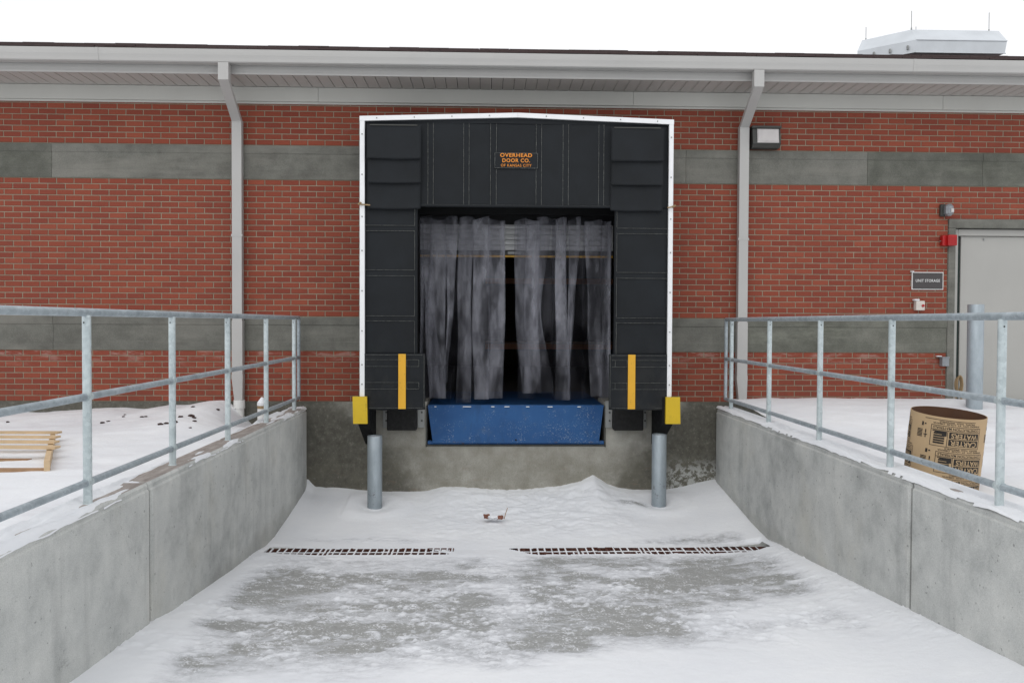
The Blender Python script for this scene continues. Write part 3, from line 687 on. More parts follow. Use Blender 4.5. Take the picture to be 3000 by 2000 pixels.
for s, xa, xb, xin in ((0, SX0 + .056, -.78, 1), (1, 1.452, SX1 - .053, -1)):
    sc_ = sheet('side_curtain', xa, xb, 1.83, 3.52, 9.42, .009, M['fabric'], 11 + s, nx=16, nz=50)
    st = MB(); e = -.812 if s == 0 else 1.478
    zz = [3.49, 3.287, 3.226, 2.787, 2.721, 2.269, 2.212, 1.84]
    lo, hi = (xa, e) if s == 0 else (e, xb)
    for z in zz[1:-1]: stitches(st, (lo, z - (.012 if s else 0)), (hi, z - (.012 if s else 0)), 9.408, .003)
    for k in range(0, 8, 2): stitches(st, (e, zz[k + 1]), (e, zz[k]), 9.408, .003)
    st.build('stitching', M['stitch'], sc_)
    xi0, xi1 = (SX0 + .03, -.69) if s == 0 else (1.395, SX1 - .03)
    lc = sheet('lower_curtain', xi0, xi1, 1.215, 1.845, 9.392, .010, M['fabric'], 21 + s, th=.014, sag=.012, nx=30, nz=30, curl=.012)
    st = MB()
    for z in (1.83, 1.777, 1.701, 1.52, 1.447, 1.232): stitches(st, (xi0 + .03, z), (xi1 - .03 - (.04 if .0 < z - 1.24 < .58 and s == 0 else 0), z), 9.380, .0026)
    ve = (xi1 - .012) if s == 0 else (xi0 + .012); stitches(st, (ve, 1.24), (ve, 1.83), 9.380, .003)
    bx = xi1 - .07 if s == 0 else xi0 + .07; bx2 = bx - .135 if s == 0 else bx + .135
    for za, zb in ((1.701, 1.777), (1.447, 1.52)):
        stitches(st, (bx, za), (bx, zb), 9.380, .0026); stitches(st, (bx2, za), (bx2, zb), 9.380, .0026)
    st.build('stitching', M['stitch'], lc)
    gx = -.99 if s == 0 else 1.61
    MB().box(gx, 9.372, 1.222, gx + .084, 9.3845, 1.842, .002).build('guide_stripe', M['amber'], lc)
    # corner draft pads, three lapped flaps
    p0, p1 = (-1.34, -.738) if s == 0 else (1.398, 1.998)
    for k, (za, zb) in enumerate(((4.02, 4.40), (3.755, 4.08), (3.47, 3.80))):
        yy = 9.352 + k * .018
        fl_ = sheet('draft_flap', p0 + (.006 if k == 1 else 0), p1 - k * .004, za, zb, yy, .006, M['fabric'], 31 + k + 5 * s, th=.016, sag=.007 + .006 * (k == 2), nx=22, nz=16, curl=.016)
    MB().box(p0 + .03, 9.345, 4.388, p1 - .04, 9.36, 4.402, .002).build('batten', M['dark_metal'], shl)
    # yellow corner guard and tapered black pad under it
    a, b = (-1.495, -1.334) if s == 0 else (2.039, 2.20)
    MB().prism([(a + (.006 if s == 0 else -.003), 1.06), (b + .004, 1.06), (b - .003, 1.364), (a - .001, 1.364)], 'y', 9.33, 9.375).build('corner_guard', M['yellow'], shl)
    c0, c1 = (SX0 - .02, SX0 + .105) if s == 0 else (SX1 - .105, SX1 + .02)
    MB().add([(c0, 9.378, 1.06), (c1, 9.378, 1.06), (c0, 9.378, 1.36), (c1, 9.378, 1.36), (c0, 9.992, .735), (c1, 9.992, .735), (c0, 9.992, 1.36), (c1, 9.992, 1.36)],
             [(0, 1, 3, 2), (4, 6, 7, 5), (0, 2, 6, 4), (1, 5, 7, 3), (0, 4, 5, 1), (2, 3, 7, 6)]).build('bottom_pad', M['fabric_side'], shl)
    hx = SX0 if s == 0 else SX1
    MB().tube((hx - .01, 9.36, 3.515), (hx + (.12 if s == 0 else -.07), 9.365, 3.505), .008, 8).tube((hx - .012, 9.37, 3.515), (hx + .02, 9.352, 3.53), .012, 8).build('tie_cord', M['rope'], shl)

# ------------------------------------------------------------------ strip curtain
S = [([-.80, -.76, -.80, -.75, -.80, -.77], 1.30), ([1.38, 1.52, 1.39, 1.50, 1.39, 1.53], 1.29), ([-.82, -.67, -.75, -.62, -.69, -.5], 1.284), ([-.68, -.5, -.7, -.49, -.69, -.49], 1.28), ([-.51, -.34, -.48, -.4, -.5, -.46], 1.471),
     ([-.34, -.14, -.35, -.19, -.36, -.18], 1.221), ([-.17, .04, -.17, .03, -.15, .04], 1.271), ([.01, .23, .02, .22, 0, .21], 1.28),
     ([.34, .48, .34, .48, .44, .56], 1.338), ([.46, .64, .46, .63, .45, .66], 1.346), ([.61, .78, .56, .66, .62, .82], 1.346),
     ([.83, .97, .84, .98, .84, 1.03], 1.255), ([.98, 1.14, .99, 1.06, .98, 1.01], 1.305), ([1.19, 1.39, 1.22, 1.4, 1.27, 1.4], 1.305)]
NB = len(S)
S += [([-.80, -.42, -.80, -.43, -.79, -.42], 1.262), ([-.45, -.03, -.45, -.04, -.44, -.05], 1.27), ([-.05, .20, -.05, .20, -.05, .19], 1.258), ([.36, .84, .36, .83, .38, .83], 1.268), ([.80, 1.2, .80, 1.2, .81, 1.2], 1.262), ([1.17, 1.53, 1.17, 1.52, 1.18, 1.52], 1.27)]
cur = thing('strip_curtain', 'hazy clear plastic strip curtain hanging in the open loading door', 'strip curtain', (.35, 10.1, 1.22))
MB().box(OPX0 + .04, 10.175, 3.40, OPX1 - .04, 10.22, 3.66).build('header_shade_panel', M['fabric_side'], cur)  # dark header panel added behind the strip tops, standing in for shadow there
for i, (q, zb) in enumerate(S):
    mb = MB(); nz, nx = 46, 9; zt = 3.455; y0 = 10.02 + (i % 3) * .036 if i < NB else 10.14 + (i % 2) * .014
    rs = random.Random(40 + i); ph = rs.uniform(0, 6)
    for j in range(nz):
        t = j / (nz - 1); z = zt + (zb - zt) * t
        if t < .5: k = t * 2; k = k * k * (3 - 2 * k); l = q[0] + (q[2] - q[0]) * k; r = q[1] + (q[3] - q[1]) * k
        else: k = t * 2 - 1; k = k * k * (3 - 2 * k); l = q[2] + (q[4] - q[2]) * k; r = q[3] + (q[5] - q[3]) * k
        l += .008 * math.sin(t * 9 + ph); r += .008 * math.sin(t * 7 + ph * 2)
        fold = min(.02, max(0, .2 - (r - l)) * .12) if i < NB else .004
        for m_ in range(nx):
            u = m_ / (nx - 1)
            mb.v.append((l + (r - l) * u, y0 + fold * math.sin(u * 6.3 + ph + t * 1.6) + (.006 if i < NB else .001) * math.sin(t * 5 + ph), z - (.05 * fold * math.sin(u * 5) if j == nz - 1 else 0) + (.028 * math.sin(ph + u * 2.4 + i) if j == 0 else 0)))
    for j in range(nz - 1):
        for m_ in range(nx - 1):
            a = j * nx + m_; mb.f.append((a, a + 1, a + nx + 1, a + nx)); mb.sm.append(True)
    o = mb.build('plastic_strip', M['strip'] if i < NB else M['strip_clear'], cur)
    sol = o.modifiers.new('thickness', 'SOLIDIFY'); sol.thickness = .003

# ------------------------------------------------------------------ leveler and bumpers
lv = thing('dock_leveler', 'blue steel dock leveler with chipped paint and hinged lip below the curtain', 'dock leveler', (.36, 10.0, .73))
lp = MB(); lp.add([(LX0 + .012, 9.97, 1.19), (LX1 - .02, 9.97, 1.19), (1.362, 9.955, .755), (-.638, 9.955, .755),
                   (LX0 + .012, 9.99, 1.19), (LX1 - .02, 9.99, 1.19), (1.362, 9.975, .755), (-.638, 9.975, .755)],
                  [(0, 1, 2, 3), (4, 7, 6, 5), (0, 4, 5, 1), (3, 2, 6, 7), (0, 3, 7, 4), (1, 5, 6, 2)]); lp.build('lip', M['blue'], lv)
MB().tube((LX0 + .015, 9.985, 1.196), (LX1 - .015, 9.985, 1.196), .013, 12).build('hinge', M['blue'], lv)
MB().box(LX0 + .01, 10.0, 1.19, LX1 - .01, 12.0, 1.207, .002).build('deck_plate', M['deck'], lv)
MB().box(LX0 + .01, 9.985, .735, LX1 - .01, 10.05, .775, .003).build('lip_keeper', M['blue'], lv)
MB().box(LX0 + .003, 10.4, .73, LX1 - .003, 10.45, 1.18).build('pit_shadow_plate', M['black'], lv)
hl = MB(); hl.tube((.36, 9.951, .79), (.36, 9.958, .79), .011, 12); hl.build('pin_hole', M['black'], lv)
cf = MB()
for x, wd in ((-.62, .012), (-.28, .05), (.06, .02), (.22, .03), (.48, .02), (.74, .03), (1.1, .02)): cf.box(x, 9.952, 1.186, x + wd * 2, 9.969, 1.194)
cf.build('snow_crumbs', M['snow'], lv)
ang = MB(); ang.box(LX0 - .012, 9.990, .70, LX0 - .001, 10.05, 1.20).box(LX1 + .001, 9.990, .70, LX1 + .012, 10.05, 1.20).box(LX0 - .012, 9.990, .708, LX1 + .012, 10.02, .7205)
ang.build('pit_angle', M['dark_metal'], lv)

for s, (a, b) in enumerate(((-1.175, -.825), (1.527, 1.885))):
    bp = thing('dock_bumper', ('left' if s == 0 else 'right') + ' black rubber dock bumper between steel plates, beside the blue leveler', 'dock bumper', ((a + b) / 2, 9.9, .92), 'rubber dock bumpers')
    MB().box(a, 9.86, .915, b, 9.985, 1.26, .01).build('rubber_block', M['rubber'], bp)
    for x0, x1 in ((a - .062, a - .002), (b + .002, b + .085 if s == 0 else b + .055)):
        if s == 1 and x0 < a: x0 = a - .085
        p = MB().box(x0, 9.976, .935, x1, 9.997, 1.26, .002).build('steel_plate', M['zinc'], bp)
        for z in (1.02, 1.12):
            MB().tube(((x0 + x1) / 2 + .01, 9.968, z), ((x0 + x1) / 2 + .01, 9.977, z), .012, 6, smooth=False).build('bolt', M['dark_metal'], p)

# ------------------------------------------------------------------ bollards
def bollard(x, y, z0, z1, label, grout=True):
    t = thing('steel_bollard', label, 'bollard', (x, y, z0), 'galvanised pipe bollards')
    mb = MB(); r = .084; n = 40
    ring = lambda rr, z: [(x + rr * math.cos(2 * math.pi * k / n), y + rr * math.sin(2 * math.pi * k / n), z) for k in range(n)]
    mb.add(ring(r, z0) + ring(r, z1 - .004) + ring(r - .003, z1) + ring(r - .008, z1) + ring(r - .010, z1 - .02),
           [(i * n + k, i * n + (k + 1) % n, (i + 1) * n + (k + 1) % n, (i + 1) * n + k) for i in range(4) for k in range(n)], True)
    mb.build('pipe', M['bollard'], t)
    if grout: MB().tube((x, y, z1 - .03), (x, y, z1 - .012), r - .0105, n).build('grout_fill', M['snow'], t)
def bollard_mat():
    m = Mat('galvanised_bollard', .5, .45)
    x, y, z = m.xyz()
    c = m.ramp(m.noise(5, 6, .7, m.pos(1, 1, .4)), (.3, srgb(140, 150, 156)), (.7, srgb(172, 182, 188)))
    pt = m.map(m.noise(14, 6, .75), .57, .66); lowm = m.map(z, .5, .12)
    c = m.mix(m.math('MULTIPLY', pt, lowm), c, srgb(92, 88, 80))
    c = m.mix(m.map(m.noise(3, 6, .7), .64, .7, 0, .45), c, srgb(168, 160, 146))
    m.color(c); m.bump(m.noise(50, 4), .15, .004); return m.m
M['bollard'] = bollard_mat()
bollard(-1.274, 9.53, -.1, .90, 'left steel pipe bollard standing in the snow of the dock pit')
bollard(2.006, 9.53, -.1, .918, 'right steel pipe bollard in the dock pit, with a chipped patch on its side')
bollard(5.455, 9.1, 1.0, 2.425, 'tall steel pipe bollard in front of the grey service door')

# ------------------------------------------------------------------ fittings on the wall
lt = thing('wall_lamp', 'black box floodlight with frosted glass high beside the right downspout', 'lamp', (3.33, 9.9, 4.3))
MB().add([(3.165, 9.998, 4.30), (3.50, 9.998, 4.30), (3.50, 9.998, 4.545), (3.165, 9.998, 4.545), (3.165, 9.84, 4.345), (3.50, 9.84, 4.345), (3.50, 9.87, 4.545), (3.165, 9.87, 4.545), (3.165, 9.88, 4.30), (3.50, 9.88, 4.30)],
         [(0, 1, 2, 3), (4, 7, 6, 5), (8, 4, 5, 9), (0, 8, 9, 1), (3, 2, 6, 7), (0, 3, 7, 4, 8), (1, 9, 5, 6, 2)]).build('housing', M['dark_metal'], lt)
MB().box(3.155, 9.842, 4.528, 3.51, 9.998, 4.556, .004).build('visor', M['dark_metal'], lt)
MB().add([(3.215, 9.836, 4.352), (3.478, 9.836, 4.352), (3.478, 9.858, 4.522), (3.215, 9.858, 4.522), (3.225, 9.825, 4.375), (3.468, 9.825, 4.375), (3.468, 9.843, 4.51), (3.225, 9.843, 4.51)],
         [(4, 5, 6, 7), (0, 1, 5, 4), (1, 2, 6, 5), (2, 3, 7, 6), (3, 0, 4, 7), (0, 3, 2, 1)]).build('lens', M['lens'], lt)
sl = thing('emergency_lamp', 'small grey rounded lamp above the corner of the service door', 'lamp', (5.58, 9.95, 3.51))
MB().box(5.515, 9.955, 3.512, 5.575, 9.998, 3.66, .008).build('backplate', M['dark_metal'], sl)
MB().box(5.55, 9.88, 3.515, 5.645, 9.996, 3.657, .028).build('lamp_body', M['greybox'], sl)
MB().box(5.595, 9.868, 3.55, 5.632, 9.882, 3.60, .006).build('lens', M['lens'], sl)
al = thing('fire_alarm_horn', 'red fire alarm horn beside the top left corner of the service door', 'alarm', (5.6, 9.95, 3.16))
MB().box(5.53, 9.93, 3.158, 5.60, 9.998, 3.28, .004).build('back_box', M['red'], al)
gr = MB().box(5.575, 9.885, 3.155, 5.685, 9.996, 3.283, .006).build('horn_body', M['red'], al)
for k in range(5): MB().box(5.588, 9.879, 3.176 + k * .019, 5.672, 9.888, 3.185 + k * .019, .001).build('grille_bar', M['red'], al)
MB().tube((5.512, 9.97, 3.212), (5.532, 9.97, 3.212), .006, 8).build('conduit_stub', M['zinc'], al)
sg = thing('unit_storage_sign', 'charcoal UNIT STORAGE sign with white border on the brick beside the service door', 'sign', (5.38, 9.99, 2.62))
MB().box(5.185, 9.984, 2.623, 5.575, 9.997, 2.838, .001).build('border_plate', M['signwhite'], sg)
MB().box(5.195, 9.980, 2.633, 5.565, 9.9835, 2.828, .0005).build('face_plate', M['sign'], sg)
MB().box(5.165, 9.965, 2.838, 5.205, 9.996, 2.848, .003).build('snow_ledge', M['snow'], sg)
tm = text_mesh('UNIT STORAGE', .054, .0006, .0004, 1.08); xs_ = [v_.co.x for v_ in tm.vertices]; k = .30 / (max(xs_) - min(xs_))
tm.transform(Matrix.Rotation(R(90), 4, 'X') @ Matrix.Diagonal((k, .9, 1, 1)))
place('lettering', tm, M['signwhite'], sg, (5.38, 9.9785, 2.731))
bx = thing('emergency_button_box', 'small ivory box with a red button below the UNIT STORAGE sign', 'button box', (5.27, 9.95, 2.37))
MB().box(5.215, 9.93, 2.37, 5.325, 9.997, 2.485, .006).build('box_body', M['beige'], bx)
MB().tube((5.297, 9.918, 2.427), (5.297, 9.931, 2.427), .016, 16).build('push_button', M['red'], bx)
MB().box(5.195, 9.925, 2.486, 5.262, 9.997, 2.507, .009).build('snow_cap', M['snow'], bx)
eb = thing('outlet_box', 'small grey outlet box low on the brick beside the service door', 'outlet box', (5.585, 9.95, 1.69))
MB().box(5.548, 9.925, 1.692, 5.632, 9.997, 1.80, .004).build('box_body', M['greybox'], eb)
MB().box(5.543, 9.918, 1.79, 5.637, 9.997, 1.806, .002).build('lid', M['greybox'], eb)
MB().box(5.50, 9.955, 1.806, 5.56, 9.997, 1.818, .004).build('snow_cap', M['snow'], eb)
rp = thing('rope_coil', 'tan frayed rope coil hanging at the foot of the service door frame', 'rope', (5.76, 9.96, 1.35))
mb = MB()
for k in range(3):
    pts = [Vector((5.765 + .035 * math.cos(t) + .006 * k, 9.965 - .012 * k, 1.47 + (.085 + .012 * k) * math.sin(t))) for t in np.linspace(0, 2 * math.pi, 15)]
    for a, b in zip(pts, pts[1:]): mb.tube(a, b, .009, 6, caps=False)
mb.tube((5.76, 9.95, 1.39), (5.735, 9.95, 1.30), .01, 6).tube((5.775, 9.945, 1.39), (5.80, 9.94, 1.29), .012, 6); mb.build('rope_loop', M['rope'], rp)

# ------------------------------------------------------------------ retaining walls
XL, XR, WT, TOP = -2.126, 2.772, .195, 1.18
def ret_wall(x_in, sgn, label):
    t = thing('retaining_wall', label, 'retaining wall', (x_in + sgn * WT / 2, 5, -.4), 'concrete walls of the dock pit')
    xo = x_in + sgn * WT
    for a, b, tn in ((5.334, 9.985, 1.0), (-2.0, 5.300, 1.03)):
        ch = .018
        pr = [(x_in, -.6), (x_in, TOP - .052), (x_in + sgn * .011, TOP - .040), (x_in + sgn * .009, TOP - .016), (x_in + sgn * .022, TOP), (xo - sgn * ch, TOP), (xo, TOP - ch), (xo, -.6)]; K = 8
        if True:    # arrises eased at the joint, nose rounded where it meets the building
            mb = MB(); n = 14; jn = .014
            if b > 9: ysub = [a, a + jn] + list(np.linspace(a + .1, b - .12, n)) + [b - .08, b - .045, b - .02, b]; ins = [jn, 0] + [0] * n + [.004, .014, .03, .05]
            else: ysub = list(np.linspace(a, b - .1, n)) + [b - jn, b]; ins = [0] * n + [0, jn]
            for y_, i_ in zip(ysub, ins):
                for (px, pz) in pr: mb.v.append((px + (sgn * i_ if abs(px - x_in) < .03 else 0), y_, pz - (i_ * .5 if pz > 0 else 0)))
            for j in range(len(ysub) - 1):
                for k in range(K): mb.f.append((K * j + k, K * j + (k + 1) % K, K * j + K + (k + 1) % K, K * j + K + k)); mb.sm.append(False)
            mb.f += [tuple(range(K)), tuple(K * (len(ysub) - 1) + k for k in range(K - 1, -1, -1))]; mb.sm += [False, False]
        o = mb.build('wall_panel', M['retain'], t); o.color = (tn, tn, tn, 1)
    MB().box(min(x_in + sgn * .045, xo - sgn * .02), 5.291, -.6, max(x_in + sgn * .045, xo - sgn * .02), 5.343, TOP - .05).build('joint_filler', M['dark_metal'], t)
    # snow lying along the top, thin and broken
    xs = np.linspace(min(x_in, xo) + .006, max(x_in, xo) - .006, 22); ys = np.arange(.6, 9.93, .014)
    X, Y = np.meshgrid(xs, ys); u = (X - x_in) * sgn / WT
    n1 = fbm(X * 2.5, Y * .9, 61 + int(sgn), 4); n2 = fbm(X * 14, Y * 9, 71, 3)
    n3 = fbm(X * 22, Y * 3.2, 77, 4)
    h = (n1 - (.535 if sgn < 0 else .44)) * .10 + (n3 - .5) * .04 + (n2 - .5) * .010 + .01 * sstep(9.2, 9.8, Y) + .02 * sstep(.75, 1.0, u)
    h = np.minimum(h, .028) ; h -= .03 * (1 - sstep(0, .12, u)) + .02 * sstep(.95, 1.02, u)
    tag(grid_mesh('snow_crust', xs, ys, TOP + h, M['snow'], keep=h > -.012, parent=t), kind='stuff')
    return t
ret_wall(XL, -1, 'left grey concrete retaining wall of the dock pit, with a vertical joint')
ret_wall(XR, 1, 'right grey concrete retaining wall of the dock pit, with cardboard drum behind it')

# ------------------------------------------------------------------ railings
def railing(x, ys, yend, label):
    t = thing('pipe_railing', label, 'railing', (x, 5.5, TOP), 'galvanised pipe railings on the pit walls')
    for nm, z, r in (('top_rail', 2.247, .0225), ('middle_rail', 1.778, .0205), ('bottom_rail', 1.299, .0205)):
        MB().tube((x, .9, z), (x, yend, z), r, 20).build(nm, M['galv'], t)
    mb = MB().tube((x, yend, 1.299), (x, yend, 2.247), .0205, 20); 
    for z in (1.299, 2.247):
        bm = bmesh.new(); bmesh.ops.create_uvsphere(bm, u_segments=16, v_segments=8, radius=.0222); bmesh.ops.translate(bm, verts=bm.verts, vec=(x, yend, z)); mb.frombm(bm, True); bm.free()
    mb.build('end_pipe', M['galv'], t)
    pm = MB().tube((0, 0, TOP - .05), (0, 0, 2.232), .0235, 24).tube((0, 0, TOP - .01), (0, 0, TOP + .006), .034, 20, .026)
    for z in (1.299, 1.778): pm.tube((0, -.03, z), (0, .03, z), .0245, 16)
    pme = pm.mesh('post'); pme.materials.append(M['galv_pale'])
    hm = MB().tube((0, -.0252, 0), (0, -.0225, 0), .0045, 10).mesh('weep_hole'); hm.materials.append(M['black'])
    for y in ys:
        p = place('post', pme, None, t, (x, y, 0)); place('weep_hole', hm, None, p, (x - .004, y, 2.19))
railing(-2.222, (9.667, 8.447, 7.2, 5.942, 4.687, 3.43, 2.17), 9.905, 'left galvanised pipe railing along the pit wall, beside the wood pallet')
railing(2.87, (9.63, 8.33, 7.048, 5.79, 4.534, 3.28, 2.02), 9.86, 'right galvanised pipe railing along the pit wall, in front of the cardboard drum')

# ------------------------------------------------------------------ snow in the pit
xs = np.arange(XL - .02, XR + .021, .018); ys = np.concatenate([np.arange(-2, 3.6, .08), np.arange(3.6, 10.03, .018)]); X, Y = np.meshgrid(xs, ys)
base = np.interp(Y, [-2, 0, 2, 4, 5, 6, 7, 7.6, 8.0, 8.3, 9.0, 9.5, 10.0], [.86, .68, .50, .33, .235, .145, .055, .012, .0, .012, .05, .085, .15])
wallz_x = [-2.13, -2.112, -2.043, -1.92, -1.696, -1.246, -.919, -.693, -.55, -.426, -.2, -.096, .3, .565, .85, .979, 1.145, 1.22, 1.298, 1.374, 1.478, 1.62, 1.77, 2.0, 2.188, 2.522, 2.798]
wallz_z = [.44, .415, .303, .233, .208, .157, .149, .156, .20, .214, .200, .193, .175, .183, .205, .228, .269, .305, .348, .298, .235, .195, .181, .176, .184, .242, .275]
wz = np.interp(X, wallz_x, wallz_z); d = 10 - Y
peak = np.exp(-((X - 1.3) / .28) ** 2) * .10
Z = base + (wz - .15) * np.exp(-(d / np.where(X < -1.6, .28, .5)) ** 1.3) * .97
Z += peak * np.exp(-((d - .5) / .5) ** 2) * .35
LEFT_EDGE = ([-2, 0, 2, 4.36, 5.39, 5.64, 7.0, 7.77, 8.07, 8.4, 8.75, 9.2, 9.55, 9.8, 9.99], [.90, .72, .54, .325, .262, .220, .10, .055, .035, .044, .08, .134, .18, .21, .30])
RIGHT_EDGE = ([-2, 0, 2, 4.15, 5.23, 6.5, 7.3, 8.05, 8.55, 9.155, 9.7, 10], [.95, .78, .62, .426, .326, .206, .132, .086, .123, .207, .272, .30])
eL = X - XL; eR = XR - X
edgeL = np.interp(Y, *LEFT_EDGE); edgeR = np.interp(Y, *RIGHT_EDGE)
bL = np.interp(ys, ys, Z[:, 1])[:, None]; bR = Z[:, -2][:, None]
Z = Z + (edgeL - bL) * np.exp(-(np.maximum(eL, 0) / (.16 + .26 * sstep(9.8, 8.5, Y))) ** 1.5) + (edgeR - bR) * np.exp(-(np.maximum(eR, 0) / .32) ** 1.5)
for cx, cy in ((-1.27, 9.5), (2.0, 9.5)):    # wind scour round the bollards
    rr = np.hypot(X - cx, Y - cy); Z += -.018 * np.exp(-((rr - .1) / .09) ** 2) + .025 * np.exp(-((rr - .32) / .13) ** 2)
Z += (fbm(X * .9, Y * .9, 5, 3) - .5) * .05 * sstep(7.6, 8.8, Y)
rough_c = np.exp(-((X - .45) / 1.15) ** 4) * sstep(8.2, 8.7, Y)      # trampled middle by the dock face
Z += (fbm(X * 6, Y * 8, 9, 5, .6) - .45) * .06 * rough_c * (.4 + .9 * fbm(X * 1.5, Y * 1.5, 19, 2)) * (1 - sstep(9.85, 10, Y) * .6)
# bare / icy patches
blobs = [(-1.5, 6.35, .5, .28, .5), (-1.45, 5.35, .8, .30, .95), (-.95, 5.45, .55, .25, .75), (.5, 5.02, .35, .22, .85), (.35, 6.9, 1.1, .42, .75), (1.4, 6.75, .95, .45, .7),
         (1.72, 9.47, .22, .085, 1.5), (1.75, 7.25, .8, .42, .85), (2.25, 8.25, .5, .17, 1.0), (1.7, 8.22, .6, .10, .6), (-1.8, 4.72, .35, .16, .9), (2.35, 6.75, .35, .75, .6), (2.3, 7.3, .4, .3, .8), (-.5, 5.0, .5, .2, .55),
         (-.9, 6.95, 1.3, .35, .55), (-.2, 6.15, .9, .35, .5), (-1.75, 4.95, .5, .3, .8), (.15, 4.75, .3, .25, .5), (-1.1, 8.35, .8, .13, .55), (-1.3, 7.5, .9, .2, .35), (1.2, 6.0, .7, .25, .5), (2.0, 6.1, .45, .3, .45), (-1.9, 5.9, .25, .9, .5),
         (1.0, 7.6, 1.6, .18, .55), (.9, 5.35, .5, .2, .45), (-.3, 7.35, .9, .25, .45)]
bare = np.zeros_like(X)
for cx, cy, rx, ry, am in blobs: bare = np.maximum(bare, am * np.exp(-((X - cx) / rx) ** 2 - ((Y - cy) / ry) ** 2))
bare += (.22 + .30 * (fbm(X * 1.3, Y * 2.6, 55, 4) - .3)) * sstep(4.7, 5.4, Y) * sstep(7.75, 7.4, Y)
patch = fbm(X * 3.2 + .6 * fbm(X * 2, Y * 2, 61, 3), Y * 4.6, 57, 5, .62)
film = sstep(4.6, 5.35, Y + .75 * sstep(.9, -1.4, X)) * sstep(7.82, 7.6, Y) * sstep(2.9, 2.0, X + .9 * sstep(6.8, 5.4, Y)) * (.24 + .42 * sstep(.32, .68, fbm(X * 1.1, Y * 1.6, 59, 4)))
bare = film + bare * .78 * (.45 + .95 * sstep(.30, .66, patch)) + .10 * sstep(.5, .68, patch) * sstep(4.6, 5.2, Y) * sstep(7.8, 7.4, Y); bare *= sstep(.06, .38, eL - .16 * sstep(6, 4.5, Y)) * sstep(.02, .3, eR - .12 * sstep(6.6, 5.5, Y)); bare *= 1 - .5 * np.exp(-((X - .15) / .22) ** 2) * sstep(5.4, 6, Y)
n = fbm(X * 5, Y * 7, 21, 5, .6)
thick = np.clip(1 - bare * 1.25, 0, 1)
Z += sstep(8.1, 7.6, Y) * (thick * .018 + (n - .5) * .022 * (.35 + thick) * np.clip(bare * 3, .12, 1))
crumb = sstep(.52, .74, fbm(X * 19, Y * 21, 37, 4, .7)) * sstep(.42, .6, fbm(X * 2.2, Y * 2.8, 39, 3)); Z += crumb * .011 * sstep(4.4, 5, Y) * sstep(7.8, 7.5, Y); bare = bare * (1 - .6 * crumb)
Z += (fbm(X * 20, Y * 20, 33, 3) - .5) * .014 * (.3 + np.clip(bare * 2, 0, 1) + rough_c)
# uncovered trench: holes in the sheet over the grates
ex = np.maximum(sstep(-2.12, -2.04, X) * sstep(-.36, -.5, X + (fbm(X * 4, Y * 9, 77, 3) - .5) * .25 + (Y - 7.9) * .9), sstep(.22, .42, X + (Y - 7.9) * .9) * sstep(2.74, 2.68, X))
edge = (fbm(X * 6, Y * 6, 81, 3) - .5) * .06
open_ = (ex > .5) & (np.abs(Y - 7.90) < .118 + edge)
near = np.exp(-((np.abs(Y - 7.9) - .16) / .12) ** 2) * ex
Z = np.where(np.abs(Y - 7.9) < .2, Z * (1 - ex * .55) + ex * .006, Z)
ramp_o = grid_mesh('snowy_ramp', xs, ys, Z, M['ramp'], keep=~open_, attr={'bare': bare})
tag(ramp_o, kind='structure')

td = thing('trench_drain', 'rusty slotted trench drain across the pit floor, half buried in snow', 'drain', (.3, 7.9, -.2))
MB().box(XL, 7.70, -.16, XR, 7.735, -.006).box(XL, 8.065, -.16, XR, 8.10, -.006).box(XL, 7.70, -.18, XR, 8.10, -.162).build('channel', M['rust'], td)
PIT = .605; NS = 9; sp_ = PIT / NS
g = MB(); gs = MB()
Ya, Yb = 7.745, 8.055
g.box(.004, Ya, -.03, PIT - .004, Ya + .028, .004).box(.004, Yb - .028, -.03, PIT - .004, Yb, .004).box(.004, 7.887, -.03, PIT - .004, 7.913, .004)
for k in range(NS + 1):
    w2 = .0115 if 0 < k < NS else .02
    x = k * sp_ if 0 < k < NS else (.024 if k == 0 else PIT - .024)
    g.box(x - w2, Ya + .026, -.03, x + w2, 7.889, .0035).box(x - w2, 7.911, -.03, x + w2, Yb - .026, .0035)
gm = g.mesh('grate'); gm.materials.append(M['rust'])
for k in range(8):
    if k == 3: continue
    o = place('grate', gm, None, td, (-2.118 + k * PIT, 0, 0))
    mb = MB(); rr = random.Random(k)
    full = 1.0 if k < 3 else .85
    for q in range(NS + 1):
        for (ya, yb) in ((Ya + .01, 7.895), (7.905, Yb - .008)):
            if rr.random() < full:
                x = min(max(q * sp_, .02), PIT - .02) - 2.118 + k * PIT; w2 = rr.uniform(.005, .009)
                mb.box(x - w2, ya + rr.uniform(0, .012), .0045, x + w2, yb - rr.uniform(0, .012), .0045 + rr.uniform(.005, .011), .003)
    for ya in (7.888,):
        x = -2.118 + k * PIT + .006
        while x < -2.118 + (k + 1) * PIT - .03:
            L = rr.uniform(.03, .12)
            if rr.random() < full + .15: mb.box(x, ya + rr.uniform(0, .004), .0047, min(x + L, -2.118 + (k + 1) * PIT - .006), ya + rr.uniform(.018, .027), .0047 + rr.uniform(.004, .009), .0025)
            x += L
    mb.build('snow_crust', M['snow'], o)

